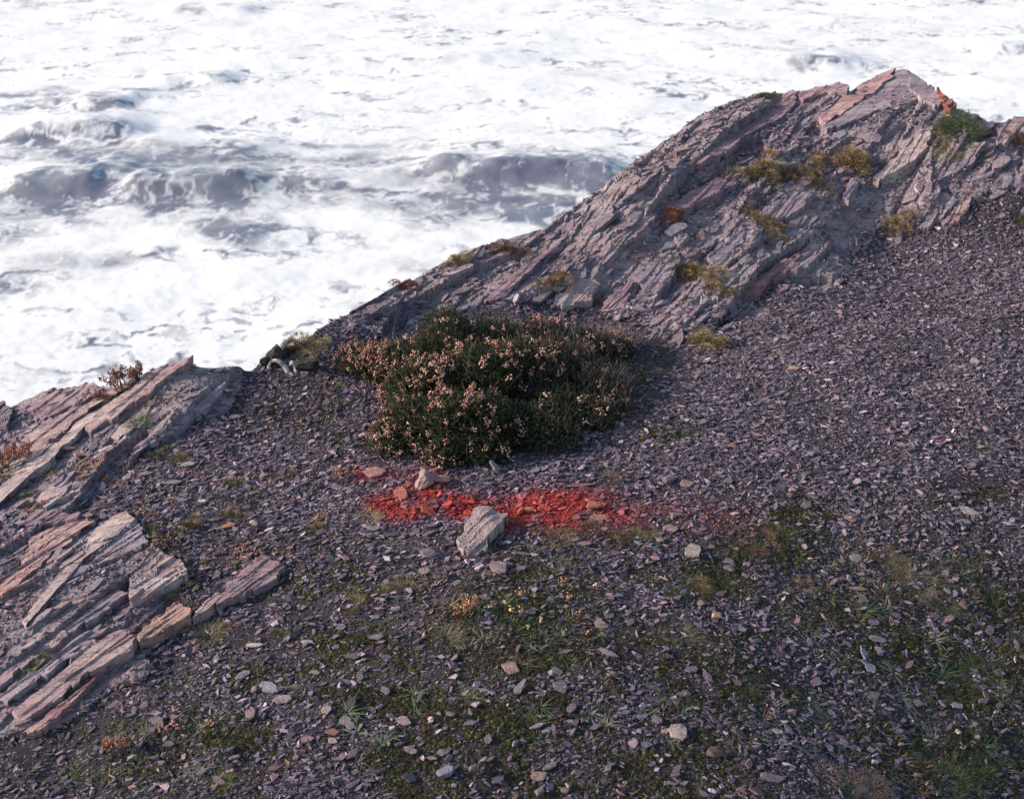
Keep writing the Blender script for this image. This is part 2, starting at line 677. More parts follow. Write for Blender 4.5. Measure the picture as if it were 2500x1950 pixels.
g_red = redness(GX, GY, GZ, .65)
g_moss = ell(gpx, gpy, MOSS)


def submesh(name, sel, mat):
    q = Q[sel]
    u, inv = np.unique(q, return_inverse=True)
    me = quad_mesh(name, GV[u], inv.reshape(-1, 4), mat, smooth=(mat is M_SOIL))
    fattr(me, 'red', g_red[u])
    fattr(me, 'moss', g_moss[u])
    return me


ground = link('ground', submesh('ground', kindf == 0, M_SOIL))
tag(ground, 'bluff top of dark soil strewn with slate scree', kind='structure')
ridge = empty('rock_ridge', (1.4, 7.2, -2.5))
tag(ridge, 'long purple slate ridge rising along the cliff edge to a pointed peak', 'rock ridge')
outcrop = empty('rock_outcrop', (-1.7, 4.6, -2.75))
tag(outcrop, 'pale tilted slate outcrop of long parallel slabs at the left edge', 'rock outcrop')


def child(name, me, root, world_loc=(0, 0, 0)):
    o = link(name, me, root)
    o.location = Vector(world_loc) - root.location
    return o


child('bedrock', submesh('ridge_bedrock', kindf == 2, M_ROCK), ridge)
child('bedrock', submesh('outcrop_bedrock', kindf == 1, M_ROCK), outcrop)


# ------------------------------------------------------------------ slabs of the outcrop and the ridge
def ridged_(x, y, seed):
    return 1 - np.abs(2 * vnoise(x, y, seed) - 1)


def slab_mesh(name, outline, zfun, thick, seed, rings=(1.0, .985, .93, .87, .80, .73, .66, .58, .50, .42, .33, .24, .14), n=110, mat=None, flute=.006, org=(0, 0, 0), facet=1.0):
    """a plate of slate: ragged outline, layered edge, fluted top"""
    r = np.random.default_rng(seed)
    o = np.asarray(outline, float)
    c = o.mean(0)
    seg = np.linalg.norm(np.roll(o, -1, 0) - o, axis=1)
    cum = np.r_[0, np.cumsum(seg)]
    tt = np.linspace(0, cum[-1], n, endpoint=False)
    oc = np.vstack([o, o[:1]])
    pts = np.c_[np.interp(tt, cum, oc[:, 0]), np.interp(tt, cum, oc[:, 1])]
    size = math.sqrt(max(1e-6, seg.sum() ** 2 / 16))
    pts += r.normal(0, 1, pts.shape) * size * .006
    if n > 30:
        # edges break in short straight steps
        lab_ = np.floor(tt / cum[-1] * 26 + r.uniform(0, 1)).astype(int)
        off = r.normal(0, .030, (40, 2)) * size
        pts += off[lab_]
    V, F = [], []

    def top(p, edge):
        s = p[:, 0] * math.cos(ANG) + p[:, 1] * math.sin(ANG)
        t = p[:, 0] * math.sin(ANG) - p[:, 1] * math.cos(ANG)
        fl = vnoise(s * 5 + seed, t * 42, seed) + .6 * vnoise(s * 11, t * 95 + seed, seed + 1)
        st_ = np.floor(fl * 4) / 4
        z_ = zfun(p[:, 0], p[:, 1]) + flute * 1.2 * (st_ - .8) - edge
        if n > 30:
            for ls, lt, tl, am, sd_ in ((.34, .055, .30, .012, 3), (.11, .018, .35, .005, 7)):
                _, _, a_, b_, ox_, oy_ = voro(s / ls + .4 * np.floor(t / lt), t / lt, seed + sd_)
                z_ = z_ + facet * (am * (a_ - .5) * 1.3 + tl * oy_ * lt * .7)
        return z_
    for j, (sc, dz) in enumerate(((1.0, thick), (1.03, thick * .55), (.985, thick * .5), (1.0, thick * .22))):
        p = c + (pts - c) * sc + r.normal(0, 1, pts.shape) * size * .004
        V.append(np.c_[p, zfun(p[:, 0], p[:, 1]) - dz])
    for sc in rings:
        p = c + (pts - c) * sc
        if sc < .9:
            p += r.normal(0, 1, p.shape) * size * .004
        V.append(np.c_[p, top(p, .004 if sc == 1.0 else 0)])
    V.append(np.c_[c[None], top(c[None], 0)])
    k = len(V) - 1
    for j in range(k - 1):
        for a in range(n):
            b = (a + 1) % n
            F.append((j * n + a, j * n + b, (j + 1) * n + b, (j + 1) * n + a))
    for a in range(n):
        F.append(((k - 1) * n + a, (k - 1) * n + (a + 1) % n, k * n))
    v = np.vstack(V) - np.asarray(org)
    # outline may be wound either way; make it counter-clockwise seen from above
    ar = ((o[:, 0] * np.roll(o[:, 1], -1) - np.roll(o[:, 0], -1) * o[:, 1])).sum()
    if ar < 0:
        F = [tuple(reversed(f)) for f in F]
    return mesh(name, v, F, mat or M_SLAB)


def traced_slab(root, pxs, raise_, tilt, thick, color, seed, label=None, flute=.006, rise=0, facet=1.0):
    q = PP(pxs)
    c = q.mean(0)
    z = Hs(q[:, 0], q[:, 1])
    A = np.c_[np.ones(len(q)), q - c]
    co = np.linalg.lstsq(A, z, rcond=None)[0]

    def zf(x, y):
        t = (x - c[0]) * math.sin(ANG) - (y - c[1]) * math.cos(ANG)
        s = (x - c[0]) * math.cos(ANG) + (y - c[1]) * math.sin(ANG)
        return co[0] + co[1] * (x - c[0]) + co[2] * (y - c[1]) + raise_ + tilt * t + rise * s
    org = (c[0], c[1], co[0])
    me = slab_mesh('slab', q, zf, thick, seed, org=org, flute=flute * (.3 + .7 * facet), facet=facet)
    o = child('slab', me, root, org)
    o.color = (*color, 1)
    if label:
        o['label'] = label
    return o


PALE, WARM, PURP, GREY, DARK, RUST, ORNG = (1.5, 1.45, 1.34), (1.24, 1.08, 1.04), (1.02, .88, .95), (1.05, 1.05, 1.12), (.65, .65, .75), (1.15, .82, .78), (1.7, .62, .38)
LEFT_SLABS = [
    ([(-60, 1290), (-60, 1200), (105, 1130), (190, 1040), (300, 962), (368, 926), (290, 985), (205, 1058), (182, 1090), (45, 1197)], .035, .26, .10, PALE, 'long pale smooth slab running to the edge'),
    ([(-60, 1200), (0, 1120), (50, 1050), (120, 1030), (235, 975), (345, 925), (190, 1034), (100, 1123)], .010, .20, .08, WARM, None),
    ([(205, 1062), (300, 990), (365, 928), (430, 886), (450, 884), (482, 893), (400, 952), (330, 1003), (225, 1072)], .02, .28, .09, WARM, 'tan slab that forms the outcrop\'s top corner'),
    ([(265, 1075), (300, 1042), (375, 987), (480, 902), (497, 908), (440, 965), (380, 1012), (350, 1034), (290, 1082)], .02, .26, .08, PALE, None),
    ([(330, 1110), (400, 1035), (480, 975), (545, 918), (568, 925), (525, 990), (470, 1025), (400, 1080)], .02, .30, .08, GREY, None),
    ([(90, 1228), (120, 1190), (182, 1170), (178, 1190), (150, 1218), (110, 1230)], .015, .12, .05, PALE, None),
    ([(45, 1297), (105, 1258), (180, 1268), (200, 1262), (190, 1282), (120, 1292)], .045, .05, .06, PURP, 'thin dark ledge slab lying across the beds'),
    ([(-60, 1465), (0, 1445), (60, 1385), (75, 1312), (215, 1268), (242, 1275), (180, 1322), (130, 1362), (40, 1442), (-60, 1500)], .03, .22, .12, (1.3, 1.02, .92), 'pinkish slab with an ochre stain'),
    ([(50, 1548), (100, 1482), (130, 1442), (205, 1350), (250, 1282), (310, 1262), (332, 1280), (300, 1312), (260, 1338), (220, 1373), (160, 1432), (100, 1492)], .045, .28, .12, PALE, 'long pale slab with a broken top end'),
    ([(245, 1352), (300, 1300), (340, 1285), (360, 1330), (352, 1348), (312, 1365), (225, 1398)], .045, .12, .10, GREY, 'fluted grey block with split layers'),
    ([(80, 1555), (130, 1482), (215, 1398), (262, 1430), (270, 1447), (235, 1477), (180, 1512), (110, 1556)], .030, .22, .10, WARM, None),
    ([(130, 1560), (200, 1502), (272, 1442), (312, 1460), (262, 1502), (180, 1552), (160, 1568)], .02, .26, .08, GREY, None),
    ([(316, 1472), (318, 1382), (370, 1348), (440, 1372), (460, 1410), (420, 1432), (370, 1462), (330, 1478)], .03, .08, .10, PALE, 'rugged pale block with a lumpy top'),
    ([(515, 1490), (570, 1422), (600, 1372), (660, 1366), (688, 1390), (680, 1422), (630, 1447), (560, 1475)], .03, .12, .10, PURP, 'separate rugged block set in the gravel'),
    ([(325, 1568), (350, 1545), (430, 1478), (472, 1500), (462, 1522), (400, 1557), (340, 1578)], .03, .16, .09, (1.4, 1.12, .90), 'ochre stained slab beside the scree'),
    ([(48, 1550), (80, 1510), (115, 1483), (119, 1500), (72, 1548)], .055, .10, .07, PURP, None),
    ([(-60, 1640), (10, 1572), (60, 1552), (125, 1550), (165, 1556), (80, 1622), (0, 1692), (-60, 1700)], .02, .20, .10, WARM, None),
    ([(0, 1712), (100, 1642), (190, 1562), (232, 1546), (180, 1602), (110, 1662), (20, 1728)], .025, .28, .08, GREY, None),
    ([(30, 1752), (130, 1662), (220, 1572), (300, 1545), (337, 1570), (320, 1602), (240, 1642), (180, 1682), (60, 1775)], .03, .22, .10, WARM, None),
    ([(60, 1800), (200, 1685), (245, 1650), (200, 1705), (100, 1800)], .02, .25, .06, RUST, None),
    ([(255, 1610), (280, 1560), (325, 1558), (335, 1580), (300, 1608)], .035, .1, .07, RUST, None),
    ([(60, 1010), (130, 962), (215, 945), (260, 962), (190, 1000), (110, 1030)], .03, .10, .12, PURP, None),
    ([(-60, 1060), (-40, 990), (10, 985), (35, 1020), (20, 1060)], .10, .0, .2, DARK, 'dark rounded block at the outermost left edge'),
    ([(470, 1520), (500, 1480), (530, 1455), (540, 1465), (510, 1500)], .03, .2, .05, WARM, None),
]
for k_, (pl, ra, ti, th, cl, lb) in enumerate(LEFT_SLABS):
    traced_slab(outcrop, pl, ra * .30 + (.034 if k_ == 2 else .012), ti * .38, th, cl, 300 + k_, lb, flute=.0045, facet=.8 if k_ == 12 else .15 if cl is PALE else (.28 if cl is WARM else .5))

Z2 = lambda l: [(1250 + a * .5723, b * .5723) for a, b in l]
RIDGE_SLABS = [
    (Z2([(1310, 530), (1400, 430), (1480, 368), (1590, 318), (1640, 308), (1560, 400), (1430, 480), (1330, 556)]), .03, .12, .14, (1.5, 1.15, 1.05), 'face left of the peak coloured a sunlit tan', 0),  # brighter, warmer tint paints the sunlight into this facet
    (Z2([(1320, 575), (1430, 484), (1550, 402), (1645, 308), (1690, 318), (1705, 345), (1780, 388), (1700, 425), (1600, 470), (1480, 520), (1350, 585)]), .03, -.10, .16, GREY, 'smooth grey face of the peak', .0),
    (Z2([(1690, 330), (1780, 380), (1820, 400), (1850, 450), (1800, 480), (1740, 440), (1690, 390)]), .04, -.1, .14, GREY, None, 0),
    (Z2([(1810, 405), (1840, 395), (1880, 430), (1895, 480), (1860, 500), (1820, 450)]), .055, -.1, .22, (1.05, .55, .42), 'orange lichen covered block on the peak\'s right shoulder', 0),
    (Z2([(1020, 480), (1060, 430), (1150, 400), (1240, 405), (1180, 460), (1090, 500)]), .03, .1, .12, (1.5, 1.15, 1.1), None, 0),
    (Z2([(1200, 420), (1280, 385), (1400, 368), (1440, 385), (1430, 420), (1330, 420), (1240, 450)]), .04, .1, .12, PURP, None, 0),
    (Z2([(760, 720), (900, 600), (1080, 500), (1180, 440), (1210, 450), (1120, 540), (960, 620), (800, 720)]), .03, .18, .10, PURP, None, 0),
    (Z2([(620, 720), (720, 640), (860, 560), (980, 480), (1020, 470), (900, 570), (780, 660), (680, 720)]), .02, .16, .08, WARM, None, 0),
    (Z2([(1540, 770), (1620, 700), (1740, 590), (1790, 580), (1780, 640), (1700, 720), (1560, 800)]), .04, .22, .10, PALE, 'pale ribbed slab below the peak', 0),
    (Z2([(1700, 820), (1790, 730), (1920, 650), (2010, 640), (1960, 720), (1850, 780), (1740, 830)]), .04, .20, .10, GREY, None, 0),
    (Z2([(2060, 640), (2080, 570), (2140, 520), (2240, 510), (2240, 600), (2150, 600), (2100, 640)]), .05, .1, .12, WARM, None, 0),
    (Z2([(1720, 990), (1780, 930), (1880, 850), (1900, 870), (1840, 940), (1770, 990)]), .03, .2, .08, GREY, None, 0),
    (Z2([(1830, 970), (1900, 900), (1960, 850), (1950, 900), (1900, 960)]), .03, .2, .08, WARM, None, 0),
    (Z2([(1410, 870), (1440, 790), (1480, 790), (1460, 850), (1430, 890)]), .05, .1, .08, PALE, 'small pale upright tooth of rock', 0),
    (Z2([(1030, 960), (1100, 890), (1200, 840), (1290, 840), (1240, 920), (1120, 960)]), .03, .18, .10, GREY, None, 0),
    (Z2([(830, 1110), (960, 1010), (1030, 950), (1080, 970), (1040, 1060), (930, 1140), (860, 1150)]), .03, .14, .10, GREY, None, 0),
    (Z2([(660, 880), (780, 810), (940, 770), (960, 800), (860, 850), (740, 900)]), .02, .15, .08, PURP, None, 0),
    (Z2([(530, 1200), (600, 1120), (680, 1090), (690, 1200), (640, 1260), (560, 1270)]), .03, .1, .1, GREY, None, 0),
    (Z2([(170, 1320), (250, 1240), (350, 1190), (370, 1230), (330, 1310), (220, 1330)]), .03, .1, .1, PALE, 'pale cracked slab just above the heather', 0),
    (Z2([(380, 1330), (420, 1260), (520, 1210), (500, 1290), (470, 1340)]), .02, .12, .08, PURP, None, 0),
    (Z2([(700, 1350), (830, 1290), (990, 1210), (1010, 1230), (900, 1310), (760, 1370)]), .02, .2, .08, RUST, None, 0),
    (Z2([(950, 1250), (1100, 1170), (1230, 1100), (1200, 1150), (1050, 1250), (980, 1270)]), .02, .2, .07, RUST, 'dull red seam of rock along the ridge foot', 0),
    (Z2([(420, 1060), (470, 980), (560, 940), (620, 930), (560, 1000), (480, 1060)]), .03, .15, .08, WARM, None, 0),
    (Z2([(140, 1200), (300, 1080), (420, 990), (400, 1050), (290, 1130), (200, 1200)]), .02, .2, .08, PURP, None, 0),
    (Z2([(-130, 1300), (0, 1190), (150, 1080), (240, 1000), (200, 1080), (60, 1190), (-60, 1290)]), .02, .2, .08, PURP, None, 0),
    (Z2([(640, 700), (720, 640), (760, 640), (700, 700)]), .03, .15, .08, WARM, None, 0),
    (Z2([(-700, 1290), (-560, 1190), (-430, 1120), (-520, 1210), (-640, 1300)]), .02, .15, .08, WARM, None, 0),
]
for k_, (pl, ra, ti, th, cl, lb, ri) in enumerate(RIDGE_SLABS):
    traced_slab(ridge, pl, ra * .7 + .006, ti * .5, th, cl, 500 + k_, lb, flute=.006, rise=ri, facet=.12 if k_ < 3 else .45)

# smaller plates standing out of the beds, shared meshes
SLABS = []
for k_ in range(14):
    r = np.random.default_rng(900 + k_)
    nn = r.integers(7, 10)
    a = np.sort(r.uniform(0, 2 * math.pi, nn))
    ca, sa = math.cos(ANG), math.sin(ANG)
    el = r.uniform(2.2, 4.2)
    lx, ly = np.cos(a) * .5 * r.uniform(.75, 1.1, nn), np.sin(a) * .5 / el * r.uniform(.7, 1.1, nn)
    ol = np.c_[lx, ly]
    c_ = float(r.uniform(-.1, .1))
    me = slab_mesh('slab', ol, lambda x, y: 0 * x + c_ * x, .16, 950 + k_, rings=(1.0, .93, .6), n=14, flute=.02)
    SLABS.append(me)
rs = np.random.default_rng(55)


def strew_slabs(root, poly, count, lo, hi, seed):
    r = np.random.default_rng(seed)
    xs, ys = [p[0] for p in poly], [p[1] for p in poly]
    done = 0
    while done < count:
        x, y = r.uniform(min(xs), max(xs)), r.uniform(min(ys), max(ys))
        if y > np.interp(x, CX, CY) - .03 or pdist(np.array([x]), np.array([y]), poly)[0] < .03:
            continue
        z = Hf(x, y)[0]
        px, py = proj(x, y, z)
        if not (-150 < px < 2650 and py < 1950) or (1980 < px < 2300 and py < 300):
            continue
        gx, gy = grad(np.array([x]), np.array([y]))
        L = r.uniform(lo, hi) * r.uniform(.6, 1)
        e = eulers(gx, gy, np.array([ANG + r.normal(0, .16)]), np.array([-.14 + r.normal(0, .10)]), np.array([r.normal(0, .08)]))[0]
        o = child('slab', SLABS[int(r.integers(len(SLABS)))], root, (x, y, z + .010))
        o.rotation_euler = e
        o.scale = (L, L * r.uniform(.7, 1.3), L * r.uniform(.5, .9))
        g = r.uniform(.72, 1.2)
        wv = r.uniform(-.12, .16)
        o.color = (g * (1 + wv), g, g * (1 - wv * .6 + .04), 1)
        done += 1


strew_slabs(ridge, RIDGE, 260, .06, .22, 1)
strew_slabs(outcrop, LEFT, 110, .05, .16, 2)


# ------------------------------------------------------------------ loose chips
def chip_mesh(seed, hi=False):
    r = np.random.default_rng(seed)
    n = int(r.integers(4, 7))
    a = np.linspace(0, 2 * math.pi, n, endpoint=False) + r.uniform(-.35, .35, n)
    el = r.uniform(1.35, 3.4)
    x, y = np.cos(a) * .5 * r.uniform(.7, 1.15, n), np.sin(a) * .5 / el * r.uniform(.7, 1.2, n)
    th = r.uniform(.05, .15)
    tx, ty = r.uniform(-.12, .12, 2)
    bot = np.c_[x * .9, y * .9, np.full(n, -th)]
    mid = np.c_[x, y, -th * .3 + tx * x]
    top = np.c_[x * .86, y * .82, th * .25 + tx * x + ty * y * 2]
    v = np.vstack([bot, mid, top])
    f = []
    for j in (0, 1):
        for k in range(n):
            b = (k + 1) % n
            f.append((j * n + k, j * n + b, (j + 1) * n + b, (j + 1) * n + k))
    f.append(tuple(range(2 * n, 3 * n)))
    return mesh('chip', v, f, M_CHIP)


CHIPS = pool('slate_chips', [chip_mesh(2000 + k) for k in range(26)])
GREYS = np.array([(.120, .108, .135), (.150, .130, .150), (.190, .165, .178), (.100, .088, .112), (.235, .215, .225), (.210, .150, .140), (.165, .120, .125),
                  (.085, .078, .100), (.300, .275, .262), (.145, .135, .165), (.240, .165, .135), (.170, .150, .172)])
GREYS = GREYS * np.array([1.06, .93, .98])
GP = np.array([.17, .17, .14, .12, .06, .06, .08, .08, .02, .06, .015, .025])
GP = GP / GP.sum()


def in_view(x, y, z, m=320):
    px, py = proj(x, y, z)
    return (px > -m) & (px < 2500 + m) & (py < 1950 + m)


BARE = [(1640, 880, 130, 60, .85), (2380, 1190, 150, 60, .85), (1950, 1370, 170, 90, .75), (1560, 1560, 80, 50, .8), (600, 1560, 80, 30, .7), (720, 1600, 150, 40, .55),
        (2000, 1450, 120, 60, .7), (1750, 1270, 150, 30, .5), (2420, 1600, 130, 60, .6), (1650, 1650, 120, 30, .5), (800, 950, 60, 60, .5), (1450, 1080, 120, 20, .4)]
GULLY = [(1950, 330, 90, 60, 1.1), (1880, 370, 90, 45, 1.1), (2150, 270, 110, 35, 1.0), (2000, 360, 70, 30, .9), (1850, 470, 90, 30, .9), (2100, 430, 120, 40, .9), (2350, 330, 80, 30, .9),
         (1480, 740, 120, 30, 1.1), (2230, 470, 120, 30, .7), (1350, 640, 140, 14, .6), (60, 1290, 90, 30, .7), (60, 1400, 60, 50, .8), (60, 1500, 90, 40, .9), (290, 1420, 60, 50, 1.0), (300, 1500, 90, 36, .9),
         (150, 1430, 50, 30, .7), (290, 1260, 80, 30, .8), (260, 1100, 70, 20, .7), (1650, 430, 80, 40, .5), (900, 790, 110, 20, .7), (1250, 610, 80, 15, .6), (2400, 480, 120, 60, .6)]


def chips(name, count, smin, smax, seed, label, cover_pow=1.0, lift=.0, margin=.9):
    global rng
    r = np.random.default_rng(seed)
    n = count
    az_ = r.uniform(math.radians(-31), math.radians(31), n)
    rad = np.sqrt(r.uniform(2.3 ** 2, 9.0 ** 2, n))
    x, y = rad * np.sin(az_), rad * np.cos(az_)
    ok = y < np.interp(x, CX, CY) - .01
    x, y = x[ok], y[ok]
    z = Hf(x, y)
    px, py = proj(x, y, z)
    l, rr_ = rockmask(x, y)
    m = np.maximum(l, rr_)
    gul = ell(px, py, GULLY) * .7
    nz = fbm(x * 5, y * 5, seed, 3)
    dens_rock = np.clip(gul + sstep(.50, .64, nz) * .4, 0, 1)
    dens_gr = .62 + .48 * sstep(.32, .56, fbm(x * 2.4 + y, y * 3.4, 70, 4))
    dens_gr *= 1 - .34 * sstep(1250, 1550, py) * sstep(500, 1100, px)
    dens_gr *= 1 - ell(px, py, BARE) * (.45 if smax < .02 else 1)
    dens_gr *= 1 - .85 * np.clip(ell(px, py, MOSS) * 1.2, 0, 1) * sstep(.40, .52, fbm(x * 9, y * 9, 71, 3))
    dens_gr *= 1 - .5 * sstep(.50, .62, fbm(x * 4, y * 4, 72, 4)) * sstep(1250, 1500, py)
    dens = m * dens_rock + (1 - m) * dens_gr
    keep = (r.uniform(0, 1, len(x)) < dens) & (px > -320) & (px < 2820) & (py < 2250)
    x, y, z, px, py, m = x[keep], y[keep], z[keep], px[keep], py[keep], m[keep]
    n = len(x)
    s = smin * (smax / smin) ** (r.uniform(0, 1, n) ** 2.7)
    gx, gy = grad(x, y)
    yaw = np.where(px < 1500, .45, .12) + r.normal(0, .65, n) + np.where(r.uniform(0, 1, n) < .5, 0, math.pi)
    e = eulers(gx, gy, yaw, r.normal(0, .30, n), r.normal(0, .22, n))
    base = GREYS[r.choice(len(GREYS), n, p=GP)] * (r.lognormal(-.04, .36, n)[:, None])
    rd = redness(x, y, z, .6)
    rd = np.clip(rd * r.uniform(.35, 1.7, n), 0, .95)[:, None]
    redc = np.array([.42, .050, .038]) * r.uniform(.6, 1.2, (n, 1))
    tint = base * (1 - rd) + redc * rd
    scl = np.c_[s, s * r.uniform(.75, 1.25, n), s * r.uniform(.6, 1.3, n)]
    o = scatter(name, CHIPS, np.c_[x, y, z + s * (.05 + .22 * r.uniform(0, 1, n)) + lift], e, scl, tint)
    tag(o, label, 'gravel', kind='stuff')
    return n


n1 = chips('gravel', 480000, .010, .042, 100, 'loose flat slate chips covering the slope from the ridge to the foreground')
n2 = chips('grit', 800000, .0055, .015, 101, 'fine slate grit lying between the larger chips on the slope')
# broken rubble caught in the hollows of the ridge
def rubble():
    r = np.random.default_rng(140)
    n = 26000
    x, y = r.uniform(-2.2, 3.4, n), r.uniform(4.2, 8.2, n)
    z = Hf(x, y)
    px, py = proj(x, y, z)
    l, rr_ = rockmask(x, y)
    m = np.maximum(l, rr_)
    p = np.clip(ell(px, py, GULLY) * .55 + sstep(.55, .66, fbm(x * 4, y * 4, 141, 3)) * .35 + .06, 0, 1) * sstep(.2, .8, m)
    k = (r.uniform(0, 1, n) < p) & (y < np.interp(x, CX, CY) - .02) & ~((px > 1990) & (px < 2290) & (py < 290))
    x, y, z = x[k], y[k], z[k]
    n = len(x)
    s = .028 * (.095 / .028) ** (r.uniform(0, 1, n) ** 2.4)
    gx, gy = grad(x, y)
    e = eulers(gx, gy, .6 + r.normal(0, .6, n), r.normal(-.1, .3, n), r.normal(0, .2, n))
    t = GREYS[r.choice(len(GREYS), n, p=GP)] * 1.25 * r.lognormal(0, .2, n)[:, None]
    o = scatter('rubble', CHIPS, np.c_[x, y, z + s * .1], e, np.c_[s, s * r.uniform(.7, 1.3, n), s * r.uniform(.7, 1.4, n)], t)
    tag(o, 'broken slate rubble lying in the hollows of the ridge and the left outcrop', 'rubble', kind='stuff')
    print('rubble', n)


rubble()
print('chips', n1, n2)


# ------------------------------------------------------------------ single stones one can point to
def rock_mesh(seed, sub=2, cuts=11, flat=.6, el=1.4, noise=.02):
    import bmesh
    bm = bmesh.new()
    bmesh.ops.create_icosphere(bm, subdivisions=sub, radius=.5)
    r = np.random.default_rng(seed)
    v = np.array([q.co[:] for q in bm.verts])
    for _ in range(cuts):
        nrm = r.normal(0, 1, 3)
        nrm /= np.linalg.norm(nrm)
        d = r.uniform(.22, .38)
        v = v - np.maximum(0, v @ nrm - d)[:, None] * nrm
    v *= 1 / (np.abs(v).max() * 2)
    v += noise * (np.c_[fbm(v[:, 0] * 5 + 9, v[:, 1] * 5 + v[:, 2] * 3, seed), fbm(v[:, 1] * 5, v[:, 2] * 5, seed + 1), fbm(v[:, 2] * 5, v[:, 0] * 5, seed + 2)] - .5) * 2
    v[:, 1] /= el
    v[:, 2] *= flat
    for q, c in zip(bm.verts, v):
        q.co = c
    me = bpy.data.meshes.new('stone')
    bm.to_mesh(me)
    bm.free()
    me.materials.append(M_STONE)
    return me


def plate_mesh(seed):
    r = np.random.default_rng(seed)
    n = int(r.integers(5, 8))
    a = np.linspace(0, 2 * math.pi, n, endpoint=False) + r.uniform(-.3, .3, n)
    x, y = np.cos(a) * .5 * r.uniform(.8, 1.1, n), np.sin(a) * .5 * r.uniform(.8, 1.1, n)
    # split each side once for a broken outline
    X, Y = [], []
    for k in range(n):
        b = (k + 1) % n
        X += [x[k], (x[k] + x[b]) / 2 + r.normal(0, .025)]
        Y += [y[k], (y[k] + y[b]) / 2 + r.normal(0, .025)]
    x, y, n = np.array(X), np.array(Y), 2 * n
    tx = r.uniform(-.15, .15)
    V = [np.c_[x * .92, y * .92, np.full(n, -.5)], np.c_[x * 1.02, y * 1.0, np.full(n, -.15)], np.c_[x * .97, y * .98, np.full(n, -.05)],
         np.c_[x, y, .28 + tx * x], np.c_[x * .93, y * .92, .42 + tx * x + r.normal(0, .03, n)], np.array([[0, 0, .48]])]
    F = []
    for j in range(4):
        for k in range(n):
            b = (k + 1) % n
            F.append((j * n + k, j * n + b, (j + 1) * n + b, (j + 1) * n + k))
    for k in range(n):
        F.append((4 * n + k, 4 * n + (k + 1) % n, 5 * n))
    return mesh('stone', np.vstack(V), F, M_STONE)


PLATES = [plate_mesh(3000 + k) for k in range(16)]
BLOCKS = [rock_mesh(3100 + k, 2) for k in range(8)]
BOULDERS = [rock_mesh(3200 + k, 5, 26, .8, 1.2, .075) for k in range(3)]
C_CREAM, C_GREY, C_PURP, C_PINK, C_BLUE, C_BROWN, C_RED, C_ORNG = (.37, .30, .25), (.225, .19, .205), (.20, .155, .175), (.32, .215, .19), (.215, .21, .26), (.17, .11, .10), (.50, .09, .05), (.46, .22, .10)
C_WHITE = (.42, .335, .32)


def stone(px, py, wpx, hpx, shape, colr, yaw, label, tilt=(0, 0), seed=None, group=None, name='stone', cat='stone', sink=.25):
    """width and depth in pixels of the photograph turned into metres where the stone lies"""
    x, y = P(px, py)
    z = float(Hf(x, y)[0])
    d = y * CP - z * SP
    mpx = d / FPX
    W = wpx * mpx
    k = seed if seed is not None else int(px * 7 + py * 3)
    if shape == 'plate':
        me = PLATES[k % len(PLATES)]
        D = hpx * mpx / .62
        T = min(W, D) * .2
    elif shape == 'block':
        me = BLOCKS[k % len(BLOCKS)]
        D = W * .9
        T = hpx * mpx * 1.25
    else:
        me = BOULDERS[k % len(BOULDERS)]
        D = W * .9
        T = hpx * mpx * 1.15
    o = link(name, me)
    gx, gy = grad(np.array([x]), np.array([y]))
    o.rotation_euler = eulers(gx, gy, np.array([yaw]), np.array([tilt[0]]), np.array([tilt[1]]))[0]
    o.scale = (W, D, T)
    o.location = (x, y, z + T * (.5 - sink) * (.8 if shape != 'plate' else 1.0) + .006)
    o.color = (*colr, 1)
    tag(o, label, cat, group)
    return o


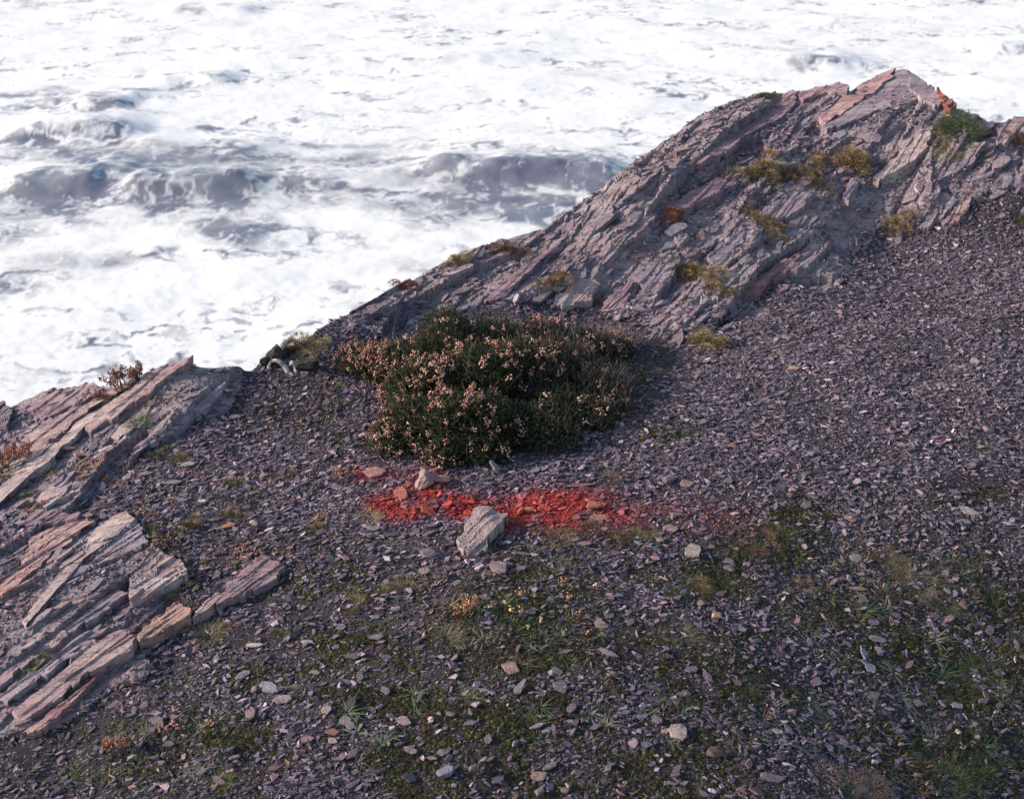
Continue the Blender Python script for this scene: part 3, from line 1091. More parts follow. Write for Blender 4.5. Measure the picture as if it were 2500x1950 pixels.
STONES = [
    (1045, 1362, 56, 34, 'block', C_GREY, .2, 'grey angular stone left of and below the pale boulder'),
    (1042, 1185, 66, 66, 'boulder', (.36, .25, .24), 1.0, 'pinkish upright boulder at the heather foot above the red pigment'),
    (1080, 1180, 42, 30, 'block', (.40, .22, .19), .3, 'rosy wedge stone leaning right of the pinkish boulder'),
    (912, 1158, 64, 26, 'plate', (.40, .21, .17), .1, 'flat salmon coloured stone left of the pinkish boulder'),
    (1214, 1152, 26, 42, 'plate', (.33, .29, .28), 1.3, 'upright grey stone below the right front of the heather'),
    (978, 1213, 40, 28, 'plate', (.46, .15, .11), .4, 'squarish pink stone at the upper left of the red pigment'),
    (1044, 1250, 34, 30, 'plate', (.52, .10, .05), .8, 'bright red square chip in the left half of the pigment'),
    (1272, 1256, 28, 28, 'block', (.50, .15, .09), .8, 'orange red block in the middle of the pigment'),
    (1450, 1250, 44, 32, 'block', (.50, .16, .09), .6, 'orange red pointed stone in the right half of the pigment'),
    (1462, 1275, 50, 18, 'plate', (.36, .16, .13), .1, 'dusky pink plate lying under the orange red pointed stone'),
    (1412, 1192, 86, 8, 'plate', (.26, .12, .12), .15, 'long thin reddish splinter above the red pigment'),
    (1690, 1358, 46, 32, 'plate', C_CREAM, -.8, 'cream coloured tapering stone on dark soil right of centre'),
    (1636, 1303, 44, 16, 'plate', C_PINK, 0, 'flat pinkish stone above the cream tapering stone'),
    (1632, 1182, 48, 26, 'block', C_PURP, .6, 'purple triangular stone right of the pigment\'s upper edge'),
    (1674, 1190, 38, 18, 'plate', C_PINK, -.2, 'pinkish grey plate right of the purple triangular stone'),
    (1970, 1240, 42, 18, 'block', C_PURP, .6, 'dusky elongated stone tilted to the right on brown soil'),
    (1610, 1332, 22, 10, 'plate', C_CREAM, 0, 'small cream chip left of the cream tapering stone'),
    (1780, 1400, 30, 20, 'block', C_GREY, 0, 'round pale stone right of and below the cream tapering stone'),
    (1748, 1514, 34, 22, 'block', (.42, .29, .22), 0, 'warm tan rounded stone right of the green cushion'),
    (1654, 1792, 46, 32, 'plate', C_WHITE, -.4, 'white kite shaped stone in the lower middle'),
    (1745, 1846, 56, 34, 'block', C_BROWN, .2, 'brown red block right of and below the white kite stone'),
    (1092, 1892, 74, 34, 'block', C_BLUE, .55, 'long blue grey block near the bottom edge'),
    (1155, 1888, 32, 36, 'block', (.32, .21, .19), .4, 'upright pinkish brown stone beside the long blue grey block'),
    (1315, 1894, 46, 18, 'plate', C_PINK, .3, 'flat pinkish stone at the bottom, right of the upright one'),
    (1247, 1634, 52, 24, 'plate', (.30, .20, .20), -.4, 'dusky pink plate under the green cushion'),
    (1467, 1530, 36, 18, 'plate', C_PINK, -.6, 'pinkish bar shaped stone right of the green cushion'),
    (1484, 1600, 58, 12, 'plate', C_GREY, -.55, 'long grey splinter on bare soil below the bar shaped stone'),
    (1265, 1688, 22, 44, 'plate', C_GREY, -.7, 'tilted grey slate splinter below the dusky pink plate'),
    (1368, 1678, 40, 26, 'plate', (.24, .18, .20), .8, 'triangular purple chip beside mossy turf'),
    (1490, 1456, 24, 10, 'plate', C_CREAM, 0, 'small cream chip above the bar shaped stone'),
    (1512, 1460, 24, 18, 'block', C_BLUE, .5, 'blue grey triangular chip touching a small cream one'),
    (1710, 1479, 22, 12, 'plate', C_PINK, -.5, 'little pale pink chip up left of the tan stone'),
    (1578, 1822, 32, 12, 'plate', C_GREY, .2, 'oblong grey stone left of the white kite stone'),
    (1700, 1738, 18, 10, 'block', C_CREAM, 0, 'small cream block above the white kite stone'),
    (1603, 1760, 36, 14, 'plate', C_PURP, -.7, 'purple oblong chip up left of the white kite stone'),
    (1650, 1888, 20, 40, 'plate', C_PURP, -.5, 'pointed purple slate sliver near the bottom middle'),
    (1382, 1930, 36, 18, 'block', C_GREY, 0, 'rounded grey stone at the bottom edge middle'),
    (1318, 1936, 34, 28, 'block', C_GREY, .6, 'pointed grey stone at the bottom edge beside the rounded one'),
    (1100, 1752, 24, 18, 'block', C_GREY, .2, 'pale grey angular chip on moss left of centre bottom'),
    (1262, 1872, 14, 22, 'plate', C_GREY, .9, 'small upright grey chip up right of the long blue grey block'),
    (2362, 1252, 58, 16, 'plate', (.36, .32, .30), -.35, 'long whitish stone on the far right with pointed ends'),
    (2352, 1278, 34, 11, 'plate', C_GREY, 0, 'grey bar lying under the long whitish stone'),
    (2090, 1362, 34, 20, 'plate', C_GREY, -.4, 'grey squarish stone in the chip pile right of bare soil'),
    (2112, 1602, 24, 36, 'plate', (.30, .30, .36), 1.1, 'upright blue grey diamond shaped slate on the lower right'),
    (2124, 1634, 28, 18, 'plate', C_BLUE, -.3, 'blue grey plate lying under the diamond shaped slate'),
    (1992, 1664, 26, 24, 'plate', C_PURP, -.8, 'curved purple slate left of the diamond shaped slate\'s foot'),
    (2340, 1796, 26, 16, 'block', (.55, .50, .36), -.6, 'pale yellow stone on the lower right'),
    (2134, 1872, 24, 20, 'block', (.42, .34, .27), 0, 'tan pyramid shaped stone near the bottom right'),
    (2200, 1824, 24, 20, 'block', (.28, .21, .22), .3, 'pinkish grey stone up right of the tan pyramid'),
    (1882, 1910, 72, 18, 'plate', C_PURP, 0, 'long flat purple stone at the bottom, right of centre'),
    (2238, 1904, 26, 20, 'block', C_PURP, 0, 'dark purple block right of the tan pyramid'),
    (2351, 1484, 34, 24, 'block', C_BROWN, -.7, 'brown oblong stone among grass tufts on the right'),
    (2095, 1436, 56, 8, 'plate', C_PINK, 0, 'long thin stick shaped pink stone on bare soil'),
    (2106, 1460, 32, 14, 'plate', C_PURP, -.7, 'purple sliver under the stick shaped stone'),
    (2142, 1563, 50, 12, 'plate', C_GREY, -.15, 'long grey splinter above the diamond shaped slate'),
    (1925, 1790, 18, 22, 'plate', C_GREY, .7, 'small upright pale chip in the lower right gravel'),
    (1912, 1820, 22, 20, 'block', C_GREY, .2, 'grey lump under the small upright pale chip'),
    (2460, 1522, 24, 16, 'block', C_BROWN, .2, 'reddish brown stone at the right edge'),
    (2380, 887, 28, 16, 'plate', C_WHITE, 0, 'white rectangular chip on the upper right scree'),
    (2410, 1048, 26, 15, 'block', (.36, .23, .20), -.4, 'pinkish chip on the right scree'),
    (1937, 902, 36, 12, 'plate', (.46, .30, .17), .1, 'orange tan flat chip below the ridge'),
    (1785, 1093, 36, 10, 'plate', (.30, .15, .12), -.1, 'rust coloured flat sliver on the scree right of the heather'),
    (690, 1706, 52, 20, 'plate', (.30, .23, .23), .1, 'broad purple grey plate in the lower left gravel'),
    (688, 1732, 20, 26, 'plate', (.27, .20, .22), 1.3, 'small upright plate under the broad purple grey plate'),
    (655, 1677, 62, 22, 'plate', (.27, .26, .30), -.45, 'long blue grey slab above the broad purple grey plate'),
    (622, 1683, 26, 18, 'block', C_PINK, .5, 'pinkish chip at the left end of the blue grey slab'),
    (610, 1742, 28, 22, 'plate', C_PINK, .4, 'pinkish squarish plate left of the small upright plate'),
    (797, 1736, 28, 18, 'plate', (.42, .31, .27), -.3, 'pale pink five sided chip in the lower left'),
    (843, 1762, 34, 18, 'plate', (.24, .18, .19), 0, 'purple rounded plate right of the five sided chip'),
    (985, 1760, 46, 18, 'plate', (.30, .22, .23), -.3, 'broad dusky plate near mossy ground, left of centre bottom'),
    (812, 1791, 42, 13, 'plate', (.24, .12, .10), 0, 'reddish brown brick shaped stone in the lower left'),
    (812, 1812, 28, 12, 'plate', C_CREAM, -.3, 'pale chip touching the reddish brick shaped stone'),
    (385, 1766, 56, 18, 'plate', C_PURP, -.6, 'long purple splinter slanting down right in the lower left'),
    (413, 1818, 34, 12, 'plate', C_PURP, .1, 'flat purple oval in the lower left corner'),
    (592, 1646, 40, 14, 'plate', C_GREY, .75, 'tilted grey splinter with a pale end'),
    (618, 1574, 50, 10, 'plate', (.42, .38, .33), 0, 'cream stick shaped stone on bare soil right of the outcrop'),
    (750, 1566, 34, 9, 'plate', (.38, .35, .33), -.1, 'pale stick shaped chip right of the cream stick'),
    (402, 1848, 22, 26, 'block', C_GREY, 1.1, 'upright pale grey stone with orange flowers beside it'),
    (557, 1281, 38, 14, 'plate', C_ORNG, .5, 'orange brown wedge chip between two grass tufts'),
    (622, 1281, 36, 20, 'block', (.37, .29, .27), -.5, 'pale pinkish block right of the orange wedge chip'),
    (218, 1260, 24, 18, 'block', C_CREAM, .3, 'cream block sitting above the long ledge'),
    (249, 1284, 16, 20, 'block', C_GREY, .9, 'grey knob at the top of the pale broken slab'),
    (315, 1359, 28, 12, 'plate', (.44, .22, .10), 0, 'small orange plate beside the rugged pale block'),
    (240, 1123, 18, 20, 'block', C_PINK, .5, 'tan round stone on the reddish stonecrop strip'),
    (350, 1156, 52, 11, 'plate', C_GREY, .25, 'long grey bar lying on the stonecrop'),
    (460, 1135, 44, 10, 'plate', (.36, .34, .33), .35, 'pale bar shaped stone right of the green sprig'),
    (420, 1175, 60, 10, 'plate', C_GREY, .1, 'long flat grey splinter under the pale bar'),
    (135, 1372, 20, 44, 'plate', (.36, .34, .36), -.5, 'pale upright splinter in the hollow between the two long slabs'),
    (145, 1716, 22, 18, 'plate', (.42, .42, .38), -.3, 'pale triangular chip below the stonecrop cushion'),
    (534, 1450, 18, 16, 'block', (.40, .40, .40), 0, 'small white grey cube at the tail of the red flanked block'),
    (855, 1210, 24, 24, 'block', C_GREY, .2, 'small upright stone left of the pigment tip'),
    (910, 1298, 36, 12, 'plate', C_GREY, -.2, 'pale flat stone below the left tip of the pigment'),
    (905, 1318, 26, 22, 'block', C_GREY, .4, 'grey cube shaped stone under the pale flat one'),
    (1218, 1395, 48, 30, 'plate', (.30, .21, .22), .4, 'broad purple pink stone right of and below the pale boulder'),
    (1037, 1398, 34, 16, 'plate', C_PINK, 0, 'pinkish flat stone beneath the grey angular one'),
    (2080, 1270, 26, 12, 'plate', (.34, .2, .16), .3, 'rusty pink chip on brown soil'),
    (1290, 1250, 22, 14, 'plate', (.5, .2, .12), .3, 'pale red chip in the pigment next to the orange red block'),
]
TILTS = {(1214, 1152): (.9, 0), (1265, 1688): (.5, .2), (2112, 1602): (.7, 0), (688, 1732): (.5, 0), (1262, 1872): (.9, 0), (1650, 1888): (.4, .2), (135, 1372): (.5, .3), (978, 1213): (.35, -.2), (1044, 1250): (.35, .1)}
tagged_xy = [(1172, 1310)]
q_ = PP([(1118, 1345), (1135, 1300), (1160, 1268), (1185, 1262), (1235, 1280), (1215, 1312), (1185, 1345), (1165, 1362), (1135, 1362)])
c_b = q_.mean(0)
z_b = float(Hf(c_b[0], c_b[1])[0])
me = slab_mesh('boulder', q_, lambda x, y: z_b + .022 + .20 * (y - c_b[1]) + .014 * (ridged_(x * 16 + y * 7, y * 5, 9)), .10, 77, org=(c_b[0], c_b[1], z_b), flute=.006, facet=.5, mat=M_STONE)
o = link('boulder', me, None, (c_b[0], c_b[1], z_b))
o.color = (.36, .27, .265, 1)
tag(o, 'large pale ribbed boulder tilted up just below the red pigment', 'boulder')
for s_ in STONES:
    o = stone(*s_, tilt=TILTS.get((s_[0], s_[1]), (0.10, 0.0)), name='boulder' if s_[4] == 'boulder' else 'stone', cat='boulder' if s_[4] == 'boulder' else 'stone')
    tagged_xy.append((s_[0], s_[1]))

KINDS = [
    (lambda px, py: py < 1050 and px > 1500, 'loose grey slate chip on the scree slope below the ridge', 'slate chips on the scree below the ridge', 55),
    (lambda px, py: px > 1400 and py >= 1050, 'loose grey slate chip on the mossy ground at the lower right', 'slate chips on the mossy ground at the lower right', 60),
    (lambda px, py: 500 < px <= 1400 and py > 1320, 'loose grey slate chip in the gravel of the middle foreground', 'slate chips in the middle foreground', 45),
    (lambda px, py: px <= 1400 and 930 < py <= 1320 and px > 350, 'loose grey slate chip in the gravel left of the heather', 'slate chips in the gravel left of the heather', 40),
]
rg = np.random.default_rng(808)
bush_px = [(800, 760), (1560, 760), (1560, 1110), (900, 1140), (780, 900)]
for test, lab, grp, cnt in KINDS:
    done = 0
    while done < cnt:
        px, py = rg.uniform(0, 2500), rg.uniform(560, 1950)
        if not test(px, py) or inpoly(np.array([px]), np.array([py]), bush_px)[0]:
            continue
        if min(abs(px - a) + abs(py - b) for a, b in tagged_xy) < 45:
            continue
        x, y = P(px, py)
        l, r_ = rockmask(np.array([x]), np.array([y]))
        if max(l[0], r_[0]) > .3 or redness(np.array([x]), np.array([y]), Hf(x, y))[0] > .1:
            continue
        d = np.hypot(x, y)
        wv = rg.uniform(20, 32) * 5.0 / d
        ci = int(rg.choice(len(GREYS), p=GP))
        c = np.array(GREYS[ci]) * 1.1
        tone = 'pinkish' if ci in (5, 6, 10) else ('pale grey' if ci in (4, 8) else ('dark grey' if ci in (3, 7) else 'grey purple'))
        lab_ = lab.replace('loose grey', 'loose ' + tone)
        stone(px, py, wv, wv * rg.uniform(.22, .38), 'plate', tuple(c), rg.normal(.2, .7), lab_, tilt=(rg.normal(0, .2), rg.normal(0, .15)), seed=int(rg.integers(1000)), group=grp)
        tagged_xy.append((px, py))
        done += 1


# ------------------------------------------------------------------ grass, cushions, rosettes
def blades(seed, n, r0, h, lean, wid, droop=.4, seg=3, dome=0.0):
    """a tuft of bent blades, unit size about 1 wide"""
    r = np.random.default_rng(seed)
    V, F = [], []
    for _ in range(n):
        a = r.uniform(0, 2 * math.pi)
        rad = r0 * math.sqrt(r.uniform(0, 1))
        b = np.array([rad * math.cos(a), rad * math.sin(a), dome * (1 - (rad / max(r0, 1e-6)) ** 2)])
        aa = a + r.normal(0, .7)
        dr = np.array([math.cos(aa), math.sin(aa), 0])
        ln = lean * (rad / max(r0, 1e-6) * .8 + .25) * r.uniform(.5, 1.3)
        hh = h * r.uniform(.55, 1.15)
        side = np.array([-dr[1], dr[0], 0])
        sa = r.uniform(0, math.pi)
        side = side * math.cos(sa) + dr * math.sin(sa) * .6
        k0 = len(V)
        for s in range(seg + 1):
            t = s / seg
            p = b + dr * ln * t * (1 + droop * t) + np.array([0, 0, 1]) * hh * (t - droop * .55 * t * t)
            ww = wid * (1 - t) ** .6
            if s < seg:
                V.append(p - side * ww)
                V.append(p + side * ww)
            else:
                V.append(p)
        for s in range(seg - 1):
            q = k0 + 2 * s
            F.append((q, q + 1, q + 3, q + 2))
        q = k0 + 2 * (seg - 1)
        F.append((q, q + 1, q + 2))
    return V, F


def join(parts):
    V, F = [], []
    for v, f in parts:
        k = len(V)
        V += list(v)
        F += [tuple(i_ + k for i_ in q) for q in f]
    return V, F


def tuft_mesh(*a, **k):
    v, f = blades(*a, **k)
    return mesh('tuft', v, f, M_LEAF_O)




def mat_mesh(seed):
    r = np.random.default_rng(seed)
    parts = []
    for j in range(7):
        v, f = blades(seed * 10 + j, 330, .24 * r.uniform(.6, 1.1), .085 * r.uniform(.6, 1.5), .07, .0062, seg=2, dome=.17 * r.uniform(.5, 1.5))
        o_ = np.array([r.normal(0, .22), r.normal(0, .15), 0]) if j else np.zeros(3)
        parts.append(([p + o_ for p in v], f))
    v, f = join(parts)
    return mesh('tuft', v, f, M_LEAF_O)


GRASS = [tuft_mesh(4000 + k, 320, .32, .45, .34, .0065) for k in range(3)]
CUSH = [mat_mesh(4100 + k) for k in range(5)]
ROSE = [tuft_mesh(4200 + k, 26, .05, .20, .52, .026, .8) for k in range(4)]


def plant(px, py, wpx, meshes, colr, label, cat, name, hs=1.0, seed=0, group=None, sink=.01):
    x, y = P(px, py)
    z = float(Hf(x, y)[0])
    W = wpx * (y * CP - z * SP) / FPX
    o = link(name, meshes[seed % len(meshes)])
    gx, gy = grad(np.array([x]), np.array([y]))
    o.rotation_euler = eulers(gx, gy, np.array([seed * 1.7]), np.array([0.]), np.array([0.]))[0]
    o.location = (x, y, z - sink * W)
    o.scale = (W, W, W * hs)
    o.color = (*colr, 1)
    tag(o, label, cat, group)
    return o, W


GOLD, OLIVE, REDD, GREEN, DGREEN, STRAW, BRN = (.27, .185, .09), (.165, .135, .065), (.26, .105, .060), (.070, .105, .035), (.045, .075, .028), (.30, .235, .12), (.12, .065, .035)
TUFTS = [
    (1838, 432, 100, CUSH, OLIVE, 'olive grass cushion at the left end of the brown mat high on the ridge', 1.0),
    (1872, 412, 100, CUSH, GOLD, 'brown grass mat hanging over a hollow high on the ridge', 1.1),
    (1925, 428, 90, CUSH, BRN, 'dark brown withered mat right of the ridge hollow', .6),
    (2072, 388, 110, CUSH, GOLD, 'large golden grass cushion, topmost of the brown ones on the ridge', 1.1),
    (1998, 392, 66, CUSH, GOLD, 'golden cushion joined to the left of the large golden one', .9),
    (2000, 452, 66, CUSH, OLIVE, 'olive brown cushion below the golden pair', 1.0),
    (1992, 424, 38, CUSH, GOLD, 'small golden tuft just above the olive brown cushion', .9),
    (1872, 562, 68, CUSH, GOLD, 'round gold and green cushion in the middle of the ridge face', 1.2),
    (1634, 534, 70, CUSH, REDD, 'reddish cushion on the upper left flank of the ridge', 1.0),
    (1494, 549, 44, CUSH, GREEN, 'small green cushion near the ridge\'s left skyline', .6),
    (1826, 520, 48, CUSH, OLIVE, 'flat olive cushion just under the ridge hollow', .6),
    (1684, 662, 98, CUSH, GOLD, 'big shaggy golden cushion in the middle of the lower ridge', 1.2),
    (1736, 704, 84, CUSH, GOLD, 'golden cushion below and right of the big shaggy one', .8),
    (1790, 736, 50, CUSH, OLIVE, 'small flat cushion near the red seam', .6),
    (1732, 838, 86, CUSH, STRAW, 'straw coloured tuft where the ridge meets the scree', 1.2),
    (1352, 706, 78, CUSH, GOLD, 'golden brown cushion above the right end of the heather', 1.0),
    (1464, 736, 44, CUSH, REDD, 'small reddish cushion between pale slabs above the heather', .8),
    (2200, 548, 74, CUSH, GOLD, 'oval golden cushion at the top of the scree on the right', .9),
    (2496, 532, 56, CUSH, OLIVE, 'green and rust cushion at the right edge', 1.2),
    (1915, 595, 30, CUSH, GOLD, 'tiny golden tuft below the round gold and green cushion', 1.2),
    (1245, 617, 78, CUSH, BRN, 'brown cushion on the skyline, right of two others', .9),
    (1122, 650, 72, CUSH, GOLD, 'tan cushion on the skyline, middle of three', .8),
    (990, 702, 60, CUSH, REDD, 'reddish brown cushion on the skyline nearest the heather', .7),
    (2342, 345, 140, CUSH, DGREEN, 'wide dark green turf behind the peak\'s right shoulder', .28),
    (2296, 326, 54, CUSH, GREEN, 'green clump left of the wide dark green turf', .9),
    (2300, 372, 80, CUSH, OLIVE, 'thin olive turf under the wide dark green turf', .3),
    (1868, 256, 56, CUSH, DGREEN, 'dark green clump on the skyline left of the peak', .6),
    (2480, 352, 60, CUSH, BRN, 'brown hanging cushion at the right edge below the skyline', .8),
    (1660, 498, 0, CUSH, GREEN, '', 1),
    (752, 846, 96, CUSH, STRAW, 'wispy straw grass on the cliff edge left of the heather', .7),
    (700, 866, 70, CUSH, BRN, 'dark brown clump on the cliff edge behind the white roots', 1.0),
    (342, 1048, 66, GRASS, DGREEN, 'dark green grass tuft growing between the upper slabs of the outcrop', 1.1),
    (388, 1110, 50, CUSH, GREEN, 'bright green sprig patch below the upper slabs', .7),
    (430, 1114, 60, CUSH, OLIVE, 'brownish green patch right of the bright green sprigs', .5),
    (212, 1118, 66, GRASS, STRAW, 'dry straw tuft on the reddish strip of the outcrop', .6),
    (72, 1212, 44, CUSH, (.13, .16, .12), 'grey green plant on the edge of the long pale slab', .7),
    (468, 1282, 74, CUSH, OLIVE, 'olive grass cushion right of the long ledge', 1.1),
    (572, 1254, 60, CUSH, OLIVE, 'low dark tuft up right of the olive grass cushion', .8),
    (566, 1188, 60, CUSH, OLIVE, 'faded olive tuft left of the heather in the gravel', .7),
    (700, 1164, 50, CUSH, OLIVE, 'small dull tuft between the faded olive tuft and the pigment', .6),
    (508, 1542, 80, GRASS, (.17, .18, .07), 'yellow green grass tuft right of the ochre slab', .9),
    (555, 1526, 56, CUSH, (.22, .14, .11), 'withered pinkish clump behind the yellow green tuft', .6),
    (686, 1546, 44, GRASS, GREEN, 'small green tuft on bare soil right of the yellow green tuft', .9),
    (430, 1438, 66, CUSH, (.19, .15, .085), 'stonecrop cushion at the foot of the rugged pale block', .5),
    (350, 1510, 60, CUSH, OLIVE, 'olive stonecrop strip above the ochre slab', .4),
    (90, 1632, 74, CUSH, (.13, .14, .06), 'green stonecrop cushion on the lowest beds of the outcrop', .6),
    (178, 1690, 60, CUSH, (.14, .15, .06), 'green and brown stonecrop below the outcrop', .6),
    (362, 1306, 54, CUSH, DGREEN, 'dark mossy clump at the broken end of the pale slab', .6),
    (760, 1298, 66, CUSH, OLIVE, 'brownish cushion left of the pigment\'s tip', .8),
    (900, 1270, 60, GRASS, STRAW, 'thin straw tuft at the left tip of the pigment', .5),
    (812, 1422, 0, CUSH, OLIVE, '', .5),
    (865, 1466, 90, CUSH, OLIVE, 'low olive mat in the gravel under the pale boulder', .35),
    (965, 1430, 80, CUSH, OLIVE, 'brown green mat below the grey angular stone', .4),
    (1090, 1555, 84, GRASS, (.16, .15, .07), 'pale grass tuft at the left end of the green cushion bed', .9),
    (1366, 1320, 80, GRASS, OLIVE, 'grassy fringe under the right half of the pigment', .6),
    (1480, 1312, 90, CUSH, BRN, 'brown dead turf under the right end of the pigment', .5),
    (1560, 1310, 80, CUSH, OLIVE, 'brownish turf right of the pigment', .4),
    (1492, 1168, 46, GRASS, (.24, .14, .06), 'orange dry tuft above the right end of the pigment', .9),
    (1714, 1428, 96, CUSH, (.17, .13, .055), 'wide brown green cushion below the cream tapering stone', .6),
    (1960, 1424, 64, CUSH, (.26, .15, .08), 'orange brown cushion beside the bare soil', .6),
    (1880, 1316, 90, CUSH, (.17, .11, .06), 'rusty dead turf right of the cream tapering stone', .4),
    (1830, 1352, 70, CUSH, BRN, 'dark brown turf under the rusty one', .3),
    (1658, 1550, 96, GRASS, (.14, .13, .055), 'spreading grass tuft below the tan rounded stone', .6),
    (1640, 1458, 70, CUSH, (.10, .12, .06), 'grey green cushion above the spreading grass tuft', .5),
    (2400, 1092, 46, GRASS, GREEN, 'bright green tuft on the right scree', .7),
    (2238, 1430, 110, GRASS, OLIVE, 'grassy patch left of the brown oblong stone', .4),
    (2200, 1380, 90, CUSH, OLIVE, 'mossy turf above the grassy patch on the right', .3),
    (2310, 1465, 90, GRASS, GREEN, 'grass tuft around the brown oblong stone', .4),
    (2380, 1640, 90, GRASS, GREEN, 'loose green grass far down on the right', .4),
    (2320, 1905, 110, GRASS, (.13, .15, .05), 'yellowish grass at the bottom right', .4),
    (2080, 1925, 150, CUSH, (.20, .12, .09), 'dry pinkish brown bracken litter at the bottom edge', .25),
    (2390, 1870, 60, GRASS, GREEN, 'green tuft above the yellowish grass', .6),
    (1615, 1130, 0, CUSH, GREEN, '', 1),
    (540, 1905, 60, GRASS, (.17, .20, .06), 'bright yellow green tuft at the lower left', .6),
]
for k_, (px, py, wp, ms, cl, lb, hs) in enumerate(TUFTS):
    if wp > 0:
        nm, ct = ('grass_tuft', 'grass tuft') if ms is GRASS else ('cushion_plant', 'cushion plant')
        wp *= 1.1 if ms is GRASS else 1.22
        hs *= .62 if ms is GRASS else .9
        plant(px, py, wp, ms, cl, lb, ct, nm, hs, k_)

# pale rosettes spread over the lower right, each its own plant
rg = np.random.default_rng(31)
SPOTS = [(490, 1880), (1310, 1762), (1480, 1765), (1320, 1724), (1575, 1748), (1988, 1574), (2280, 1560), (848, 1738), (745, 1672), (1152, 1700), (1100, 1480), (2110, 1490), (1635, 1705),
         (2240, 1760), (2280, 1800), (2400, 1830), (2055, 1820), (1870, 1790), (1180, 1560), (1365, 1555), (1010, 1690), (2440, 1680), (2180, 1640), (2300, 1640), (2200, 1700), (1990, 1730), (870, 1790), (930, 1820), (1960, 1840)]
while len(SPOTS) < 105:
    px, py = rg.uniform(800, 2480), rg.uniform(1330, 1930)
    if rg.uniform() < .25 + .75 * (px - 800) / 1700 and min(abs(px - a) + abs(py - b) for a, b in SPOTS) > 30:
        SPOTS.append((px, py))
for k_, (px, py) in enumerate(SPOTS):
    big = k_ < 29
    cl = np.array([(.15, .20, .12), (.11, .16, .075), (.19, .21, .12), (.10, .16, .08)][k_ % 4]) * rg.uniform(.8, 1.2)
    plant(px, py, rg.uniform(52, 78) if big else rg.uniform(26, 50), ROSE, tuple(cl),
          ('pale green spiky rosette growing in the gravel ' if big else 'small green rosette sprouting on the mossy ground ') + ('left of the bottom middle' if px < 1250 else ('right of the bottom middle' if px < 1850 else 'at the lower right')), 'rosette plant', 'rosette_plant',
          rg.uniform(.8, 1.2), k_, 'larger pale rosettes in the foreground gravel' if big else 'small rosettes on the mossy foreground')

# ------------------------------------------------------------------ moss, stonecrop and turf as ground cover
rng = np.random.default_rng(12)


def moss_clump(seed):
    r = np.random.default_rng(seed)
    V, F = [], []
    for _ in range(46):
        d = r.normal(0, 1, 3)
        d[2] = abs(d[2]) * .7
        d /= np.linalg.norm(d)
        b = d * np.array([.42, .42, .22]) * r.uniform(.6, 1)
        t = b + d * r.uniform(.08, .2) + np.array([0, 0, .06])
        s = np.cross(d, r.normal(0, 1, 3))
        s = s / np.linalg.norm(s) * .05
        k0 = len(V)
        V += [b - s, b + s, t]
        F.append((k0, k0 + 1, k0 + 2))
    k0 = len(V)
    for j in range(8):
        a = j * math.pi / 4
        V.append((.40 * math.cos(a), .40 * math.sin(a), -.05))
    for j in range(8):
        a = j * math.pi / 4
        V.append((.26 * math.cos(a), .26 * math.sin(a), .14))
    V.append((0, 0, .2))
    for j in range(8):
        b = (j + 1) % 8
        F.append((k0 + j, k0 + b, k0 + 8 + b, k0 + 8 + j))
        F.append((k0 + 8 + j, k0 + 8 + b, k0 + 16))
    return mesh('moss', V, F, M_LEAF_I)


def bead(seed):
    r = np.random.default_rng(seed)
    V, F = [], []
    for _ in range(7):
        c = np.array([r.uniform(-.35, .35), r.uniform(-.35, .35), r.uniform(0, .2)])
        q = r.uniform(.14, .22)
        k0 = len(V)
        for d in ((1, 0, 0), (0, 1, 0), (-1, 0, 0), (0, -1, 0), (0, 0, 1.2), (0, 0, -.8)):
            V.append(c + np.array(d) * q)
        for a, b in ((0, 1), (1, 2), (2, 3), (3, 0)):
            F.append((k0 + a, k0 + b, k0 + 4))
            F.append((k0 + b, k0 + a, k0 + 5))
    return mesh('beads', V, F, M_LEAF_I, smooth=False)


def grass_sprig(seed):
    v, f = blades(seed, 9, .12, .5, .5, .028, .6, seg=2)
    return mesh('sprig', v, f, M_LEAF_I)


MOSSP = pool('moss_clumps', [moss_clump(5000 + k) for k in range(5)])
BEADP = pool('stonecrop_beads', [bead(5100 + k) for k in range(5)])
SPRIGP = pool('grass_sprigs', [grass_sprig(5200 + k) for k in range(6)])


def cover(name, coll, count, densfun, smin, smax, colors, seed, label, cat, lift=0.0, flat=1.0):
    r = np.random.default_rng(seed)
    az_ = r.uniform(math.radians(-29), math.radians(29), count)
    rad = np.sqrt(r.uniform(2.5 ** 2, 8.5 ** 2, count))
    x, y = rad * np.sin(az_), rad * np.cos(az_)
    z0 = Hs(x, y)
    px, py = proj(x, y, z0)
    d = densfun(x, y, px, py)
    k = (r.uniform(0, 1, count) < d) & (y < np.interp(x, CX, CY) - .02) & (py < 2200) & (px > -300) & (px < 2800)
    x, y = x[k], y[k]
    z = Hf(x, y)
    n = len(x)
    gx, gy = grad(x, y)
    s = r.uniform(smin, smax, n)
    e = eulers(gx, gy, r.uniform(0, 6.28, n), r.normal(0, .15, n), r.normal(0, .15, n))
    cc = np.array(colors)
    pick = np.clip((fbm(x * 4, y * 4, seed + 5, 3) - .3) / .4 * len(cc) + r.normal(0, .6, n), 0, len(cc) - 1).astype(int)
    t = cc[pick] * r.lognormal(0, .25, n)[:, None]
    o = scatter(name, coll, np.c_[x, y, z + lift * s], e, np.c_[s, s, s * flat], t)
    tag(o, label, cat, kind='stuff')
    print(name, n)
    return o


